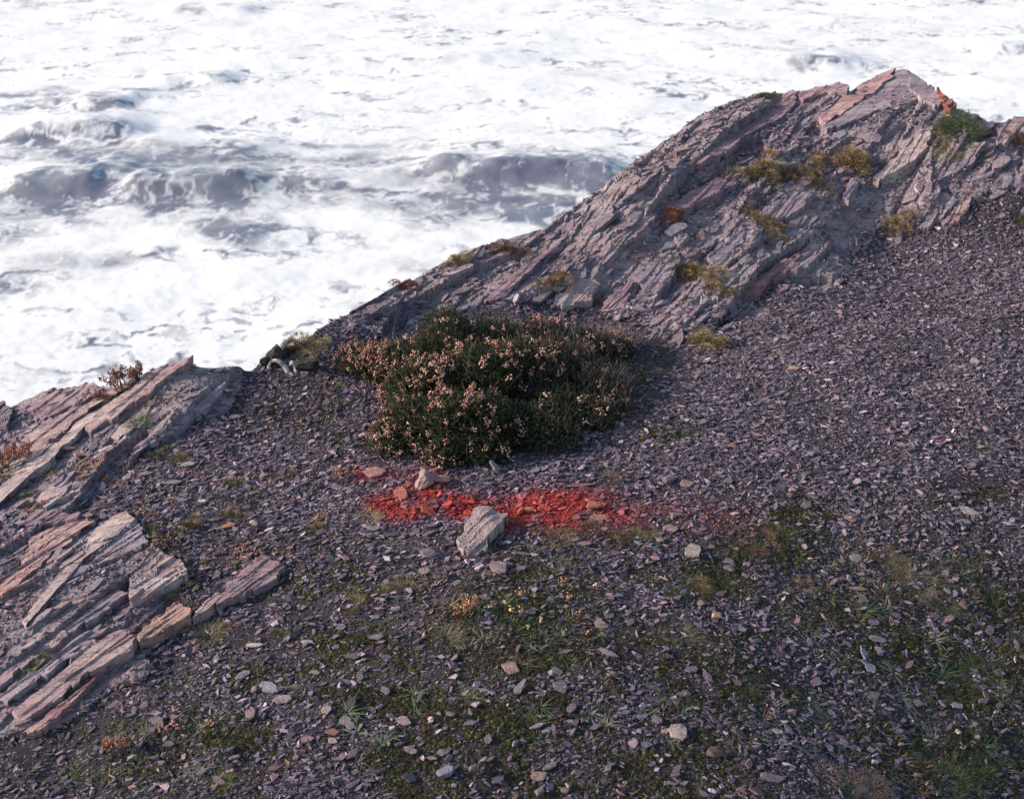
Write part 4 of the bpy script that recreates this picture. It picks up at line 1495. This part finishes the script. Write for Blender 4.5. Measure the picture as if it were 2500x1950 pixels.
def d_moss(x, y, px, py):
    l, r = rockmask(x, y)
    m = ell(px, py, MOSS)
    n = fbm(x * 9, y * 9, 71, 3)
    bg = sstep(.56, .66, fbm(x * 4, y * 4, 72, 4)) * .8 * sstep(1250, 1500, py) * sstep(500, 1000, px)
    return np.clip(np.maximum(1.5 * m * sstep(.37, .50, n), bg), 0, 1) * (1 - np.maximum(l, r))


CROP = [(230, 1150, 90, 14, 1), (170, 1165, 60, 12, 1), (110, 1180, 40, 12, .8), (300, 1165, 40, 20, 1), (400, 990, 60, 14, .8), (330, 1150, 50, 14, .8), (385, 1330, 40, 26, 1), (410, 1320, 30, 18, .8), (560, 1362, 70, 24, 1),
        (600, 1345, 50, 18, .9), (420, 1440, 50, 22, .9), (250, 1500, 60, 12, .8), (460, 1400, 20, 40, .8), (20, 1140, 50, 40, 1), (10, 1185, 30, 20, 1), (330, 1510, 40, 14, .6), (60, 1240, 60, 14, .6), (380, 1225, 70, 16, .7),
        (340, 1245, 60, 14, .6), (560, 1180, 60, 30, .5), (440, 1150, 60, 16, .6), (640, 1200, 60, 30, .4), (1635, 540, 40, 12, .6), (1720, 580, 25, 8, .8), (1620, 612, 50, 8, .6), (1460, 735, 26, 14, .6), (620, 1420, 80, 20, .6),
        (1370, 590, 40, 8, .6), (1780, 745, 40, 8, .6), (200, 975, 40, 26, .7), (800, 940, 70, 60, .4), (780, 1270, 60, 30, .4), (1040, 1430, 50, 18, .3), (1860, 500, 50, 10, .5), (2420, 320, 60, 10, .6)]


def d_crop(x, y, px, py):
    return ell(px, py, CROP) * sstep(.42, .58, fbm(x * 16, y * 16, 81, 3))


TURF = [(1250, 1520, 190, 80, .9), (1300, 1600, 150, 60, .9), (1100, 1550, 70, 50, .6), (2250, 1430, 200, 80, .5), (2380, 1650, 160, 120, .4), (2300, 1880, 220, 80, .5), (2060, 1930, 120, 40, .5), (1450, 1310, 160, 30, .5),
        (1850, 1320, 120, 50, .5), (1700, 1430, 80, 30, .5), (1660, 1550, 80, 40, .4), (380, 1820, 180, 120, .5), (300, 1900, 160, 60, .5), (860, 1470, 100, 30, .3), (1560, 930, 60, 100, .5), (1420, 1060, 120, 20, .4),
        (800, 1000, 60, 90, .3), (560, 1200, 120, 40, .25), (1890, 440, 60, 30, .6), (2340, 350, 90, 30, .6), (1620, 1060, 80, 20, .3), (2100, 1500, 300, 60, .2), (2100, 1780, 300, 80, .3)]


def d_turf(x, y, px, py):
    return ell(px, py, TURF) * sstep(.40, .60, fbm(x * 12, y * 12, 83, 3))


cover('moss', MOSSP, 420000, d_moss, .010, .022, [(.046, .042, .011), (.034, .030, .011), (.066, .060, .012), (.032, .024, .014), (.050, .035, .016)], 210, 'low dark yellow green moss between the stones', 'moss', .0, .9)
cover('stonecrop', BEADP, 260000, d_crop, .012, .022, [(.20, .10, .07), (.24, .15, .09), (.17, .16, .06), (.28, .12, .09), (.16, .10, .07)], 220, 'reddish and tan beaded stonecrop creeping over the left gravel', 'stonecrop', .15)
cover('turf', SPRIGP, 200000, d_turf, .030, .062, [(.060, .085, .030), (.085, .095, .035), (.13, .12, .05), (.050, .075, .035), (.16, .10, .055)], 230, 'thin wiry green and brown turf in patches on the gravel', 'turf', -.05)


# ------------------------------------------------------------------ the heather
def sprig_mesh(seed):
    r = np.random.default_rng(seed)
    V, F = [], []
    bend = r.normal(0, .12, 2)
    for k in range(60):
        t = r.uniform(.05, 1)
        b = np.array([bend[0] * t * t, bend[1] * t * t, t])
        a = r.uniform(0, 6.28)
        d = np.array([math.cos(a), math.sin(a), r.uniform(.35, 1.1)])
        d /= np.linalg.norm(d)
        L = r.uniform(.10, .17) * (1.05 - .4 * t)
        s = np.array([-math.sin(a), math.cos(a), 0]) * .016
        k0 = len(V)
        V += [b - s, b + s, b + d * L]
        F.append((k0, k0 + 1, k0 + 2))
    k0 = len(V)
    for j in range(2):
        t = j
        for a in (0, 2.1, 4.2):
            V.append((bend[0] * t + .014 * math.cos(a), bend[1] * t + .014 * math.sin(a), t))
    for a in range(3):
        b = (a + 1) % 3
        F.append((k0 + a, k0 + b, k0 + 3 + b, k0 + 3 + a))
    return mesh('sprig', V, F, M_LEAF_I)


def bell_cluster(seed, mat):
    """a head of withered urn shaped bells"""
    r = np.random.default_rng(seed)
    V, F = [], []
    for _ in range(int(r.integers(5, 10))):
        c = r.normal(0, .26, 3)
        c[2] = c[2] * 1.1 + .1
        d = np.array([c[0] * .8, c[1] * .8, -.4])
        d /= np.linalg.norm(d)
        u = np.cross(d, (0, .3, 1))
        u /= np.linalg.norm(u)
        v = np.cross(d, u)
        q = r.uniform(.12, .17)
        k0 = len(V)
        for lv, rad in ((-.9, .35), (-.3, 1.0), (.5, .85), (1.1, .35)):
            for j in range(5):
                a = j * 2 * math.pi / 5
                V.append(c + d * lv * q * 1.25 + (u * math.cos(a) + v * math.sin(a)) * rad * q)
        for lv in range(3):
            for j in range(5):
                b = (j + 1) % 5
                F.append((k0 + lv * 5 + j, k0 + lv * 5 + b, k0 + lv * 5 + 5 + b, k0 + lv * 5 + 5 + j))
        F.append(tuple(k0 + j for j in range(5)))
        F.append(tuple(k0 + 15 + j for j in range(5)))
    return mesh('bells', V, F, mat, smooth=True)


def tube(pts, rad, sides=4):
    V, F = [], []
    pts = [Vector(p) for p in pts]
    for k, p in enumerate(pts):
        t = (pts[min(k + 1, len(pts) - 1)] - pts[max(k - 1, 0)]).normalized()
        u = t.cross(Vector((.3, .2, 1))).normalized()
        v = t.cross(u)
        rr_ = rad[k] if hasattr(rad, '__len__') else rad * (1 - .6 * k / (len(pts) - 1))
        for j in range(sides):
            a = 2 * math.pi * j / sides
            V.append(p + (u * math.cos(a) + v * math.sin(a)) * rr_)
    for k in range(len(pts) - 1):
        for j in range(sides):
            b = (j + 1) % sides
            F.append((k * sides + j, k * sides + b, (k + 1) * sides + b, (k + 1) * sides + j))
    return V, F


LOBES = [(875, 885, .10, .07, .10), (930, 905, .12, .11, .10), (990, 925, .14, .17, .13), (1090, 880, .14, .24, .12), (1040, 990, .18, .20, .15), (1010, 1060, .15, .15, .12), (960, 1085, .10, .10, .09),
         (1110, 1080, .19, .20, .13), (1190, 1070, .17, .17, .12), (1170, 980, .20, .25, .16), (1270, 960, .20, .23, .15), (1270, 1060, .15, .12, .10), (1360, 930, .19, .18, .14), (1370, 1020, .17, .12, .12),
         (1200, 880, .18, .19, .12), (1320, 870, .18, .17, .12), (1430, 880, .16, .13, .12), (1500, 860, .09, .08, .08), (1460, 970, .14, .11, .11), (1500, 1010, .09, .06, .07), (1080, 1125, .08, .08, .06), (1330, 1075, .15, .11, .10), (1440, 1030, .13, .09, .09), (1170, 1115, .12, .09, .07)]
bx, by = P(1200, 1040)
bz = float(Hs(bx, by)[0])
bush = empty('heather_bush', (bx, by, bz))
tag(bush, 'large dark green heather bush with withered pink brown flowers in the middle of the slope', 'heather bush')
SPRIGS = pool('heather_sprigs', [sprig_mesh(6000 + k) for k in range(8)])
BELLS_I = pool('heather_bells', [bell_cluster(6100 + k, M_FLOWER) for k in range(6)])
rb = np.random.default_rng(61)
co, nr, lob = [], [], []
L3 = []
for (px, py, rx, h, ry) in LOBES:
    x, y = P(px, py)
    L3.append((x, y, float(Hs(x, y)[0]), rx, ry * 1.25, h))


def bush_points(n, rlo, rhi, rs_):
    """points in the outer shell of the joined domes, with outward directions"""
    wts = np.array([a[3] * (a[5] + .08) for a in L3])
    wts = wts / wts.sum()
    out, nn, wh = [], [], []
    for k in range(n):
        j = int(rs_.choice(len(L3), p=wts))
        x, y, z, rx, ry, h = L3[j]
        d = rs_.normal(0, 1, 3)
        d[2] = abs(d[2])
        d /= np.linalg.norm(d)
        q = rs_.uniform(rlo, rhi)
        p = np.array([x + d[0] * rx * q, y + d[1] * ry * q, z + d[2] * h * q])
        inside = False
        for i_, (a, b, c, e, f, g) in enumerate(L3):
            if i_ != j and ((p[0] - a) / e) ** 2 + ((p[1] - b) / f) ** 2 + ((p[2] - c) / g) ** 2 < (rlo - .12) ** 2:
                inside = True
                break
        if inside:
            continue
        out.append(p)
        nr_ = d / np.array([rx, ry, h])
        nn.append(nr_ / np.linalg.norm(nr_))
        wh.append(j)
    return np.array(out), np.array(nn), np.array(wh)


def dir_euler(d, r):
    """eulers that point local +Z along d"""
    n = len(d)
    ref = r.normal(0, 1, (n, 3))
    ax = np.cross(ref, d)
    ax /= np.linalg.norm(ax, axis=1)[:, None]
    ay = np.cross(d, ax)
    R = np.stack([ax, ay, d], 2)
    return np.stack([np.arctan2(R[:, 2, 1], R[:, 2, 2]), np.arcsin(np.clip(-R[:, 2, 0], -1, 1)), np.arctan2(R[:, 1, 0], R[:, 0, 0])], 1)


pts, nrm, wh = bush_points(21000, .72, 1.06, rb)
d = nrm + np.array([-.1, -.1, .45]) + rb.normal(0, .50, nrm.shape)
d /= np.linalg.norm(d, axis=1)[:, None]
n = len(pts)
s = rb.uniform(.030, .066, n)
cl = np.array([(.026, .038, .013), (.036, .048, .014), (.020, .028, .012), (.052, .052, .020), (.050, .034, .020)])[rb.choice(5, n, p=[.35, .25, .2, .12, .08])] * rb.lognormal(0, .25, n)[:, None]
bpx_, _ = proj(pts[:, 0], pts[:, 1], pts[:, 2])
br = (sstep(1250, 1500, bpx_) * .75 * rb.uniform(0, 1.2, n))[:, None]
cl = cl * (1 - br) + np.array([.085, .062, .042]) * br
grn = scatter('foliage', SPRIGS, pts - d * s[:, None] * .6, dir_euler(d, rb), np.c_[s, s, s], cl, parent=bush, loc=(bx, by, bz))
grn['kind'] = 'stuff'
# shadowy inner mass of woody stems
tw = []
for k_ in range(260):
    j = int(rb.integers(len(L3)))
    x, y, z, rx, ry, h = L3[j]
    a, q = rb.uniform(0, 6.28), rb.uniform(.3, 1.0)
    tip = np.array([x + rx * q * math.cos(a), y + ry * q * math.sin(a), z + h * math.sqrt(max(0, 1 - q * q * .8)) * .95])
    st_ = np.array([x, y, z]) * .75 + np.array([bx, by, bz]) * .25
    mid = (st_ + tip) / 2 + rb.normal(0, .02, 3)
    tw.append(tube([st_ - (bx, by, bz), mid - (bx, by, bz), tip - (bx, by, bz)], .0022, 3))
o = link('woody_stems', mesh('woody_stems', *join(tw), M_TWIG), bush)
o.color = (.07, .05, .04, 1)
o['kind'] = 'stuff'
# bare grey twigs that stand out at the back right
tw = []
rt = np.random.default_rng(62)
for k_ in range(1700):
    if k_ < 1350:
        j = int(rt.choice([15, 16, 12, 14, 17, 10, 18]))
    else:
        j = int(rt.integers(len(L3)))
    x, y, z, rx, ry, h = L3[j]
    a = rt.uniform(0, 6.28)
    q = math.sqrt(rt.uniform(0, 1))
    p0 = np.array([x + rx * q * math.cos(a), y + ry * q * math.sin(a) + .02, z + h * math.sqrt(max(0, 1 - q * q)) * .80])
    dv = np.array([rt.normal(.15, .5), rt.normal(0, .4), rt.uniform(.3, 1)])
    dv /= np.linalg.norm(dv)
    L = rt.uniform(.035, .09)
    p1 = p0 + dv * L * .5 + rt.normal(0, .006, 3)
    p2 = p0 + dv * L + rt.normal(0, .014, 3)
    tw.append(tube([p0 - (bx, by, bz), p1 - (bx, by, bz), p2 - (bx, by, bz)], .0009, 3))
o = link('dry_twigs', mesh('dry_twigs', *join(tw), M_TWIG), bush)
o.color = (.19, .15, .135, 1)
o['kind'] = 'stuff'
o['label'] = 'bare grey twigs standing up at the back right'

# flowers: dense on the left flank and in front, sparse to the right
fp, fn, fw = bush_points(11000, 1.0, 1.10, np.random.default_rng(63))
fpx, fpy = proj(fp[:, 0], fp[:, 1], fp[:, 2])
FL = [(900, 860, 90, 50, .8), (1000, 860, 120, 60, .5), (1060, 880, 60, 40, .7), (960, 1080, 60, 60, .8), (1000, 1090, 90, 30, .6), (1100, 960, 110, 60, .65), (1140, 950, 60, 30, .7), (1080, 980, 60, 60, .6),
      (1250, 870, 120, 50, .45), (1080, 1130, 80, 20, .7), (1200, 1020, 100, 60, .3), (1500, 815, 80, 34, .9), (1350, 800, 200, 34, .42), (1400, 900, 140, 60, .22), (1480, 980, 90, 60, .2), (940, 980, 40, 50, .6), (1300, 960, 200, 100, .10), (1130, 1060, 80, 60, .3), (1050, 790, 90, 24, .2),
      (1240, 1040, 50, 50, .3)]
pf = ell(fpx, fpy, FL) * sstep(.36, .54, fbm(fpx / 18, fpy / 18, 64, 2)) * np.clip(-fn[:, 1] * 1.0 + .75, 0, 1)
rf = np.random.default_rng(65)
keep = rf.uniform(0, 1, len(fp)) < pf * 1.0
fp, fn, fpx, fpy = fp[keep], fn[keep], fpx[keep], fpy[keep]
print('flower heads', len(fp))
order = np.argsort(fpx * .3 - fpy * .1 + rf.uniform(0, 260, len(fp)))
fp, fn = fp[order], fn[order]
FCOL = np.array([(.42, .215, .165), (.48, .26, .20), (.34, .155, .125), (.52, .34, .27), (.29, .15, .12)])
BELLS_O = [bell_cluster(6200 + k, M_FLOWER_O) for k in range(6)]
fc = FCOL[rf.integers(0, 5, len(fp))] * rf.lognormal(0, .15, len(fp))[:, None]
fs = rf.uniform(.015, .027, len(fp))
dd = fn + np.array([0, 0, .5]) + rf.normal(0, .3, fn.shape)
dd /= np.linalg.norm(dd, axis=1)[:, None]
fe = dir_euler(dd, rf)
K = min(300, len(fp))
for k_ in range(K):
    o = link('flower_head', BELLS_O[k_ % 6], bush)
    o.location = fp[k_] - np.array([bx, by, bz])
    o.rotation_euler = fe[k_]
    o.scale = (fs[k_],) * 3
    o.color = (*fc[k_], 1)
if len(fp) > K:
    o = scatter('flower_heads', BELLS_I, fp[K:], fe[K:], np.c_[fs[K:], fs[K:], fs[K:]], fc[K:], parent=bush, loc=(bx, by, bz))
    o['kind'] = 'stuff'


# ------------------------------------------------------------------ small odd plants and roots
def bloom_plant(px, py, label, stems, hgt, leafcol, flocol, seed, spread=.06, heads=3):
    r = np.random.default_rng(seed)
    x, y = P(px, py)
    z = float(Hf(x, y)[0])
    root = empty('flowering_plant', (x, y, z))
    tag(root, label, 'dry plant')
    tws = []
    for k in range(stems):
        a = r.uniform(0, 6.28)
        q = r.uniform(0, spread)
        b = np.array([q * math.cos(a), q * math.sin(a), 0])
        t = b + np.array([r.normal(0, .35), r.normal(0, .2), r.uniform(.6, 1)]) * hgt
        m = (b + t) / 2 + r.normal(0, hgt * .08, 3)
        tws.append(tube([b, m, t], .0016, 3))
        for j in range(heads):
            f = .45 + .55 * (j + 1) / heads
            p = b * (1 - f) + t * f + r.normal(0, hgt * .05, 3)
            h = link('flower_head', BELLS_O[int(r.integers(6))], root)
            h.location = p
            s_ = r.uniform(.014, .024)
            h.scale = (s_, s_, s_)
            h.rotation_euler = r.uniform(0, 6, 3)
            h.color = (*(np.array(flocol) * r.uniform(.7, 1.2)), 1)
    o = link('stems', mesh('stems', *join(tws), M_TWIG), root)
    o.color = (.12, .06, .045, 1)
    v, f = blades(seed, 60, spread * 1.1, hgt * .5, hgt * .35, .0022, .4)
    o = link('leaves', mesh('leaves', v, f, M_LEAF_O), root)
    o.color = (*leafcol, 1)
    return root


bloom_plant(303, 958, 'reddish brown dry plant standing against the sea beside the outcrop top', 7, .11, (.10, .05, .03), (.20, .085, .055), 71, .03, 6)
bloom_plant(338, 936, 'smaller reddish dry plant touching the top slab against the sea', 6, .085, (.10, .05, .03), (.20, .085, .055), 72, .035, 6)
bloom_plant(20, 1150, 'bushy reddish green plant at the left edge of the outcrop', 16, .10, (.06, .07, .03), (.30, .12, .07), 73, .08, 4)
bloom_plant(225, 985, 'brown withered plant on the small rock left of the outcrop top', 9, .05, (.06, .05, .03), (.20, .10, .07), 74, .06, 2)
bloom_plant(1130, 1500, 'orange brown seed heads at the left of the green cushion bed', 5, .07, (.05, .07, .03), (.42, .20, .12), 75, .05, 3)
bloom_plant(1380, 1500, 'tan seed heads at the right of the green cushion bed', 8, .05, (.05, .07, .03), (.50, .27, .15), 76, .14, 1)
bloom_plant(1250, 1510, 'scattered tan seed heads in the middle of the green cushion bed', 8, .04, (.05, .07, .03), (.50, .30, .17), 77, .14, 1)
bloom_plant(300, 1840, 'young heather with orange flower heads at the lower left', 4, .055, (.05, .07, .03), (.42, .16, .08), 78, .05, 3)
bloom_plant(400, 1790, 'low heather shoots with salmon flower heads above the orange flowered one', 8, .035, (.05, .06, .03), (.38, .19, .13), 79, .14, 1)
bloom_plant(2316, 310, 'tiny orange flower head on the skyline right of the peak', 2, .05, (.1, .06, .03), (.60, .30, .12), 80, .01, 1)
bloom_plant(840, 1165, 'small trailing heather shoot at the bush\'s lower left', 5, .04, (.05, .06, .03), (.50, .25, .16), 81, .05, 2)

# bleached roots that arch out of the edge left of the heather
kr = NT('bleached_wood')
kr.col(kr.ramp(kr.noise(kr.pos(), 40, 4), (.45, (.10, .09, .09)), (.60, (.42, .40, .38))))
M_ROOT = kr.m


def root_thing(px, py, pts, rads, label, dark=None):
    x, y = P(px, py)
    z = float(Hf(x, y)[0])
    pl = [np.array(p) for p in pts]
    # resample to a smooth arch
    q, rd = [], []
    for k in range(len(pl) - 1):
        for t in np.linspace(0, 1, 5, endpoint=False):
            p0, p1, p2, p3 = pl[max(k - 1, 0)], pl[k], pl[k + 1], pl[min(k + 2, len(pl) - 1)]
            q.append(.5 * ((2 * p1) + (-p0 + p2) * t + (2 * p0 - 5 * p1 + 4 * p2 - p3) * t * t + (-p0 + 3 * p1 - 3 * p2 + p3) * t ** 3))
            rd.append(rads[k] * (1 - t) + rads[k + 1] * t)
    q.append(pl[-1])
    rd.append(rads[-1])
    v, f = tube(q, rd, 8)
    o = link('weathered_root', mesh('weathered_root', v, f, M_ROOT, True), None, (x, y, z))
    tag(o, label, 'root')
    return o


root_thing(676, 897, [(-.035, 0, -.02), (-.028, 0, .022), (.0, 0, .034), (.026, -.01, .024), (.05, -.02, -.005), (.07, -.03, -.02)], [.007, .008, .009, .012, .014, .012], 'bleached white root arching over a dark gap at the cliff edge')
root_thing(716, 905, [(-.012, .0, .020), (.0, .0, .036), (.010, 0, .022), (.014, -.01, -.005), (.016, -.01, -.05)], [.006, .011, .011, .010, .007], 'bleached white root standing like a hook beside the arched one')
x, y = P(750, 905)
for k_, (px, py, w_, h_, lb) in enumerate([(745, 902, 70, 44, 'dark rotten peat lump right of the white roots'), (680, 872, 60, 40, 'dark brown earth lump behind the white roots'), (648, 890, 34, 34, 'small dark earth lump left of the white roots')]):
    o = stone(px, py, w_, h_, 'boulder', (.045, .035, .035), .4 * k_, lb, seed=k_, name='earth_lump', cat='earth lump')

# ------------------------------------------------------------------ the sea
SEA_Z = -40.0
NSA, NSR = 820, 760
sa_ = np.radians(np.linspace(-28, 28, NSA))
sr_ = np.concatenate([62 * (300 / 62) ** np.linspace(0, 1, NSR), [330, 380, 460, 600, 850, 1300, 2200]])
Rg, Ag = np.meshgrid(sr_, sa_, indexing='ij')
SX, SY = (Rg * np.sin(Ag)).ravel(), (Rg * np.cos(Ag)).ravel()
spx, spy = proj(SX, SY, np.full(SX.shape, SEA_Z))
wx = SX + 5 * (fbm(SX / 14, SY / 14, 300, 3) - .5)
wy = SY + 8 * (fbm(SX / 14 + 9, SY / 14, 301, 3) - .5)
# open, dark water traced where the photograph has it
DARKW = [(250, 268, 55, 16, .55), (92, 345, 70, 16, .85), (252, 338, 75, 22, .85), (200, 372, 150, 34, .50), (430, 402, 200, 24, .40), (900, 392, 350, 18, .42), (1200, 372, 200, 10, .3), (130, 480, 125, 30, 1.05), (262, 440, 50, 9, .95),
         (170, 520, 120, 26, .6), (400, 500, 75, 34, 1.05), (560, 482, 65, 34, 1.25), (590, 575, 125, 36, .58), (664, 552, 60, 26, .62), (520, 560, 60, 40, .6), (700, 470, 150, 20, .62), (1087, 430, 80, 22, 1.1), (1320, 428, 170, 28, 1.25), (1450, 452, 95, 18, 1.1),
         (1330, 500, 170, 30, .72), (1285, 535, 70, 22, .75), (1120, 490, 120, 34, .52), (1050, 520, 100, 34, .40), (1420, 540, 100, 20, .5), (50, 695, 70, 34, .62), (400, 622, 50, 10, .5), (1050, 650, 90, 26, .32), (60, 560, 90, 46, .38), (437, 214, 34, 8, .75),
         (520, 200, 28, 5, .6), (250, 640, 160, 24, .3), (490, 28, 70, 13, .45), (1020, 45, 46, 13, .4), (115, 15, 110, 8, .35), (1970, 165, 66, 13, .42), (2475, 125, 50, 13, .75), (1750, 160, 30, 6, .55), (800, 350, 200, 8, .4), (130, 240, 120, 12, .4),
         (620, 375, 60, 5, .7), (1850, 120, 120, 8, .3), (1300, 180, 300, 10, .18), (2300, 60, 160, 10, .2)]
w1, w2, w3 = fbm(SX / 5, SY / 5, 305, 5) - .5, fbm(SX / 5 + 31, SY / 5, 306, 5) - .5, fbm(SX / 1.7, SY / 1.7, 307, 4) - .5
D = ell(spx + 150 * w1 + 40 * w3, spy + 50 * w2 + 14 * w3, DARKW)


def ridged(x, y, seed, octv=4):
    """thin bright filaments: 1 on the creases of warped noise"""
    t, a_, tot = 0, 1.0, 0
    for o_ in range(octv):
        n_ = 1 - np.abs(2 * vnoise(x * 2 ** o_ + 7.7 * o_, y * 2 ** o_ - 3.1 * o_, seed + o_) - 1)
        t = t + a_ * n_ ** 3
        tot += a_
        a_ *= .6
    return t / tot


lx, ly = SX + 1.6 * (fbm(SX / 2.2, SY / 2.2, 311, 4) - .5) * 2, SY + 2.4 * (fbm(SX / 2.2 + 40, SY / 2.2, 312, 4) - .5) * 2
lace = np.maximum(sstep(.40, .64, ridged(lx / 2.2, ly / 3.4, 313, 3)), .75 * sstep(.42, .64, ridged(lx / .95, ly / 1.6, 314, 3)))
fine = fbm(SX / 1.5, SY / 1.3, 331, 5)
streak = fbm(lx / 9, ly / 2.4, 330, 5)
thin = ridged(lx / 3.2 + 3, ly / 1.5, 333, 4)
open_ = D * (1.15 - .95 * lace) * (.5 + .9 * fine)
fleck = sstep(.42, .62, thin) * sstep(.44, .60, streak) * .34 + sstep(.56, .70, fbm(lx / 1.1, ly / .7, 340, 4)) * sstep(.47, .62, streak) * .40
fleck = fleck * (.6 + .8 * fbm(SX / 20, SY / 12, 345, 2)) + .16 * sstep(.52, .70, fbm(lx / 11, ly / 3.2, 341, 5))
veil = ell(spx + 200 * w1, spy + 60 * w2, [(450, 398, 650, 50, .46), (250, 470, 420, 110, .36), (1250, 470, 420, 90, .42), (550, 570, 260, 70, .22), (200, 280, 260, 60, .22), (1050, 640, 160, 40, .2), (60, 640, 160, 100, .22)])
foam = 1 - np.clip(open_ * 1.25 + fleck * 1.3 + veil * (.5 + fine), 0, 1)
hz = 0.0
CRESTS = [((300, 470), (620, 462), 1.9), ((20, 462), (250, 462), 1.5), ((1000, 425), (1540, 440), 2.1), ((40, 330), (330, 325), 1.5), ((180, 255), (300, 262), 1.0), ((620, 462), (1000, 440), .8), ((230, 437), (300, 438), .8),
          ((300, 360), (640, 372), .7), ((1700, 158), (2100, 160), 1.2), ((2380, 122), (2700, 118), 1.2), ((400, 28), (620, 30), .9), ((380, 205), (560, 200), .8), ((500, 160), (1300, 150), .8)]
for (a, b, hgt) in CRESTS:
    p0, p1 = np.array(at_z(*a, SEA_Z)[:2]), np.array(at_z(*b, SEA_Z)[:2])
    dv = p1 - p0
    L = np.linalg.norm(dv)
    dv /= L
    nv = np.array([dv[1], -dv[0]])            # towards the shore
    if nv[1] > 0:
        nv = -nv
    s_ = (SX - p0[0]) * dv[0] + (SY - p0[1]) * dv[1]
    t_ = (SX - p0[0]) * nv[0] + (SY - p0[1]) * nv[1] + 1.4 * (fbm(SX / 6, SY / 6, 350, 3) - .5) + .003 * (s_ - L / 2) ** 2
    env = sstep(-L * .12 - 1, L * .2, s_) * (1 - sstep(L * .8, L * 1.12 + 1, s_))
    prof = np.where(t_ < 0, np.exp(-(t_ / 5.5) ** 2), np.exp(-(t_ / 1.9) ** 2))
    hz = hz + .75 * hgt * env * prof * (.7 + .6 * fbm(SX / 3, SY / 3, 351, 3))
SZ = SEA_Z + hz + .7 * (fbm(SX / 11, SY / 7, 360, 3) - .5) + .13 * (fbm(SX / 2.6, SY / 2.0, 361, 4) - .5) + foam * .07 * (fbm(SX / .9, SY / .7, 362, 2) - .5)
i = np.arange(len(sr_) - 1)[:, None] * NSA + np.arange(NSA - 1)[None, :]
SQ = np.stack([i, i + 1, i + NSA + 1, i + NSA], -1).reshape(-1, 4)
ks = NT('surf')
fo = ks.attr('foam')
pp = ks.pos()
fn_ = ks.noise(pp, 1.6, 6, .7)
ff = ks.math('ADD', fo, ks.math('MULTIPLY', ks.math('SUBTRACT', fn_, .5), .35))
ff = ks.ramp(ff, (.05, 0), (.78, 1))
wc = ks.ramp(ks.noise(pp, .25, 3), (.32, (.115, .12, .17)), (.68, (.25, .26, .28)))  # pale end of the water colour stands in for spray haze
ks.col(ks.mix(ff, wc, (.765, .76, .73)))
rgh = ks.n('ShaderNodeMapRange')
ks.put(ff, rgh.inputs[0])
rgh.inputs[3].default_value = .4
rgh.inputs[4].default_value = .9
ks.t.links.new(rgh.outputs[0], ks.b.inputs['Roughness'])
ks.bump(ks.noise(pp, 3.0, 6, .65), .22, .12)
sea_me = quad_mesh('sea', np.c_[SX, SY, SZ], SQ, ks.m)
fattr(sea_me, 'foam', foam)
sea = link('sea', sea_me)
tag(sea, 'churning sea covered in white foam far below the cliff', kind='structure')
print('objects', len(SC.objects))
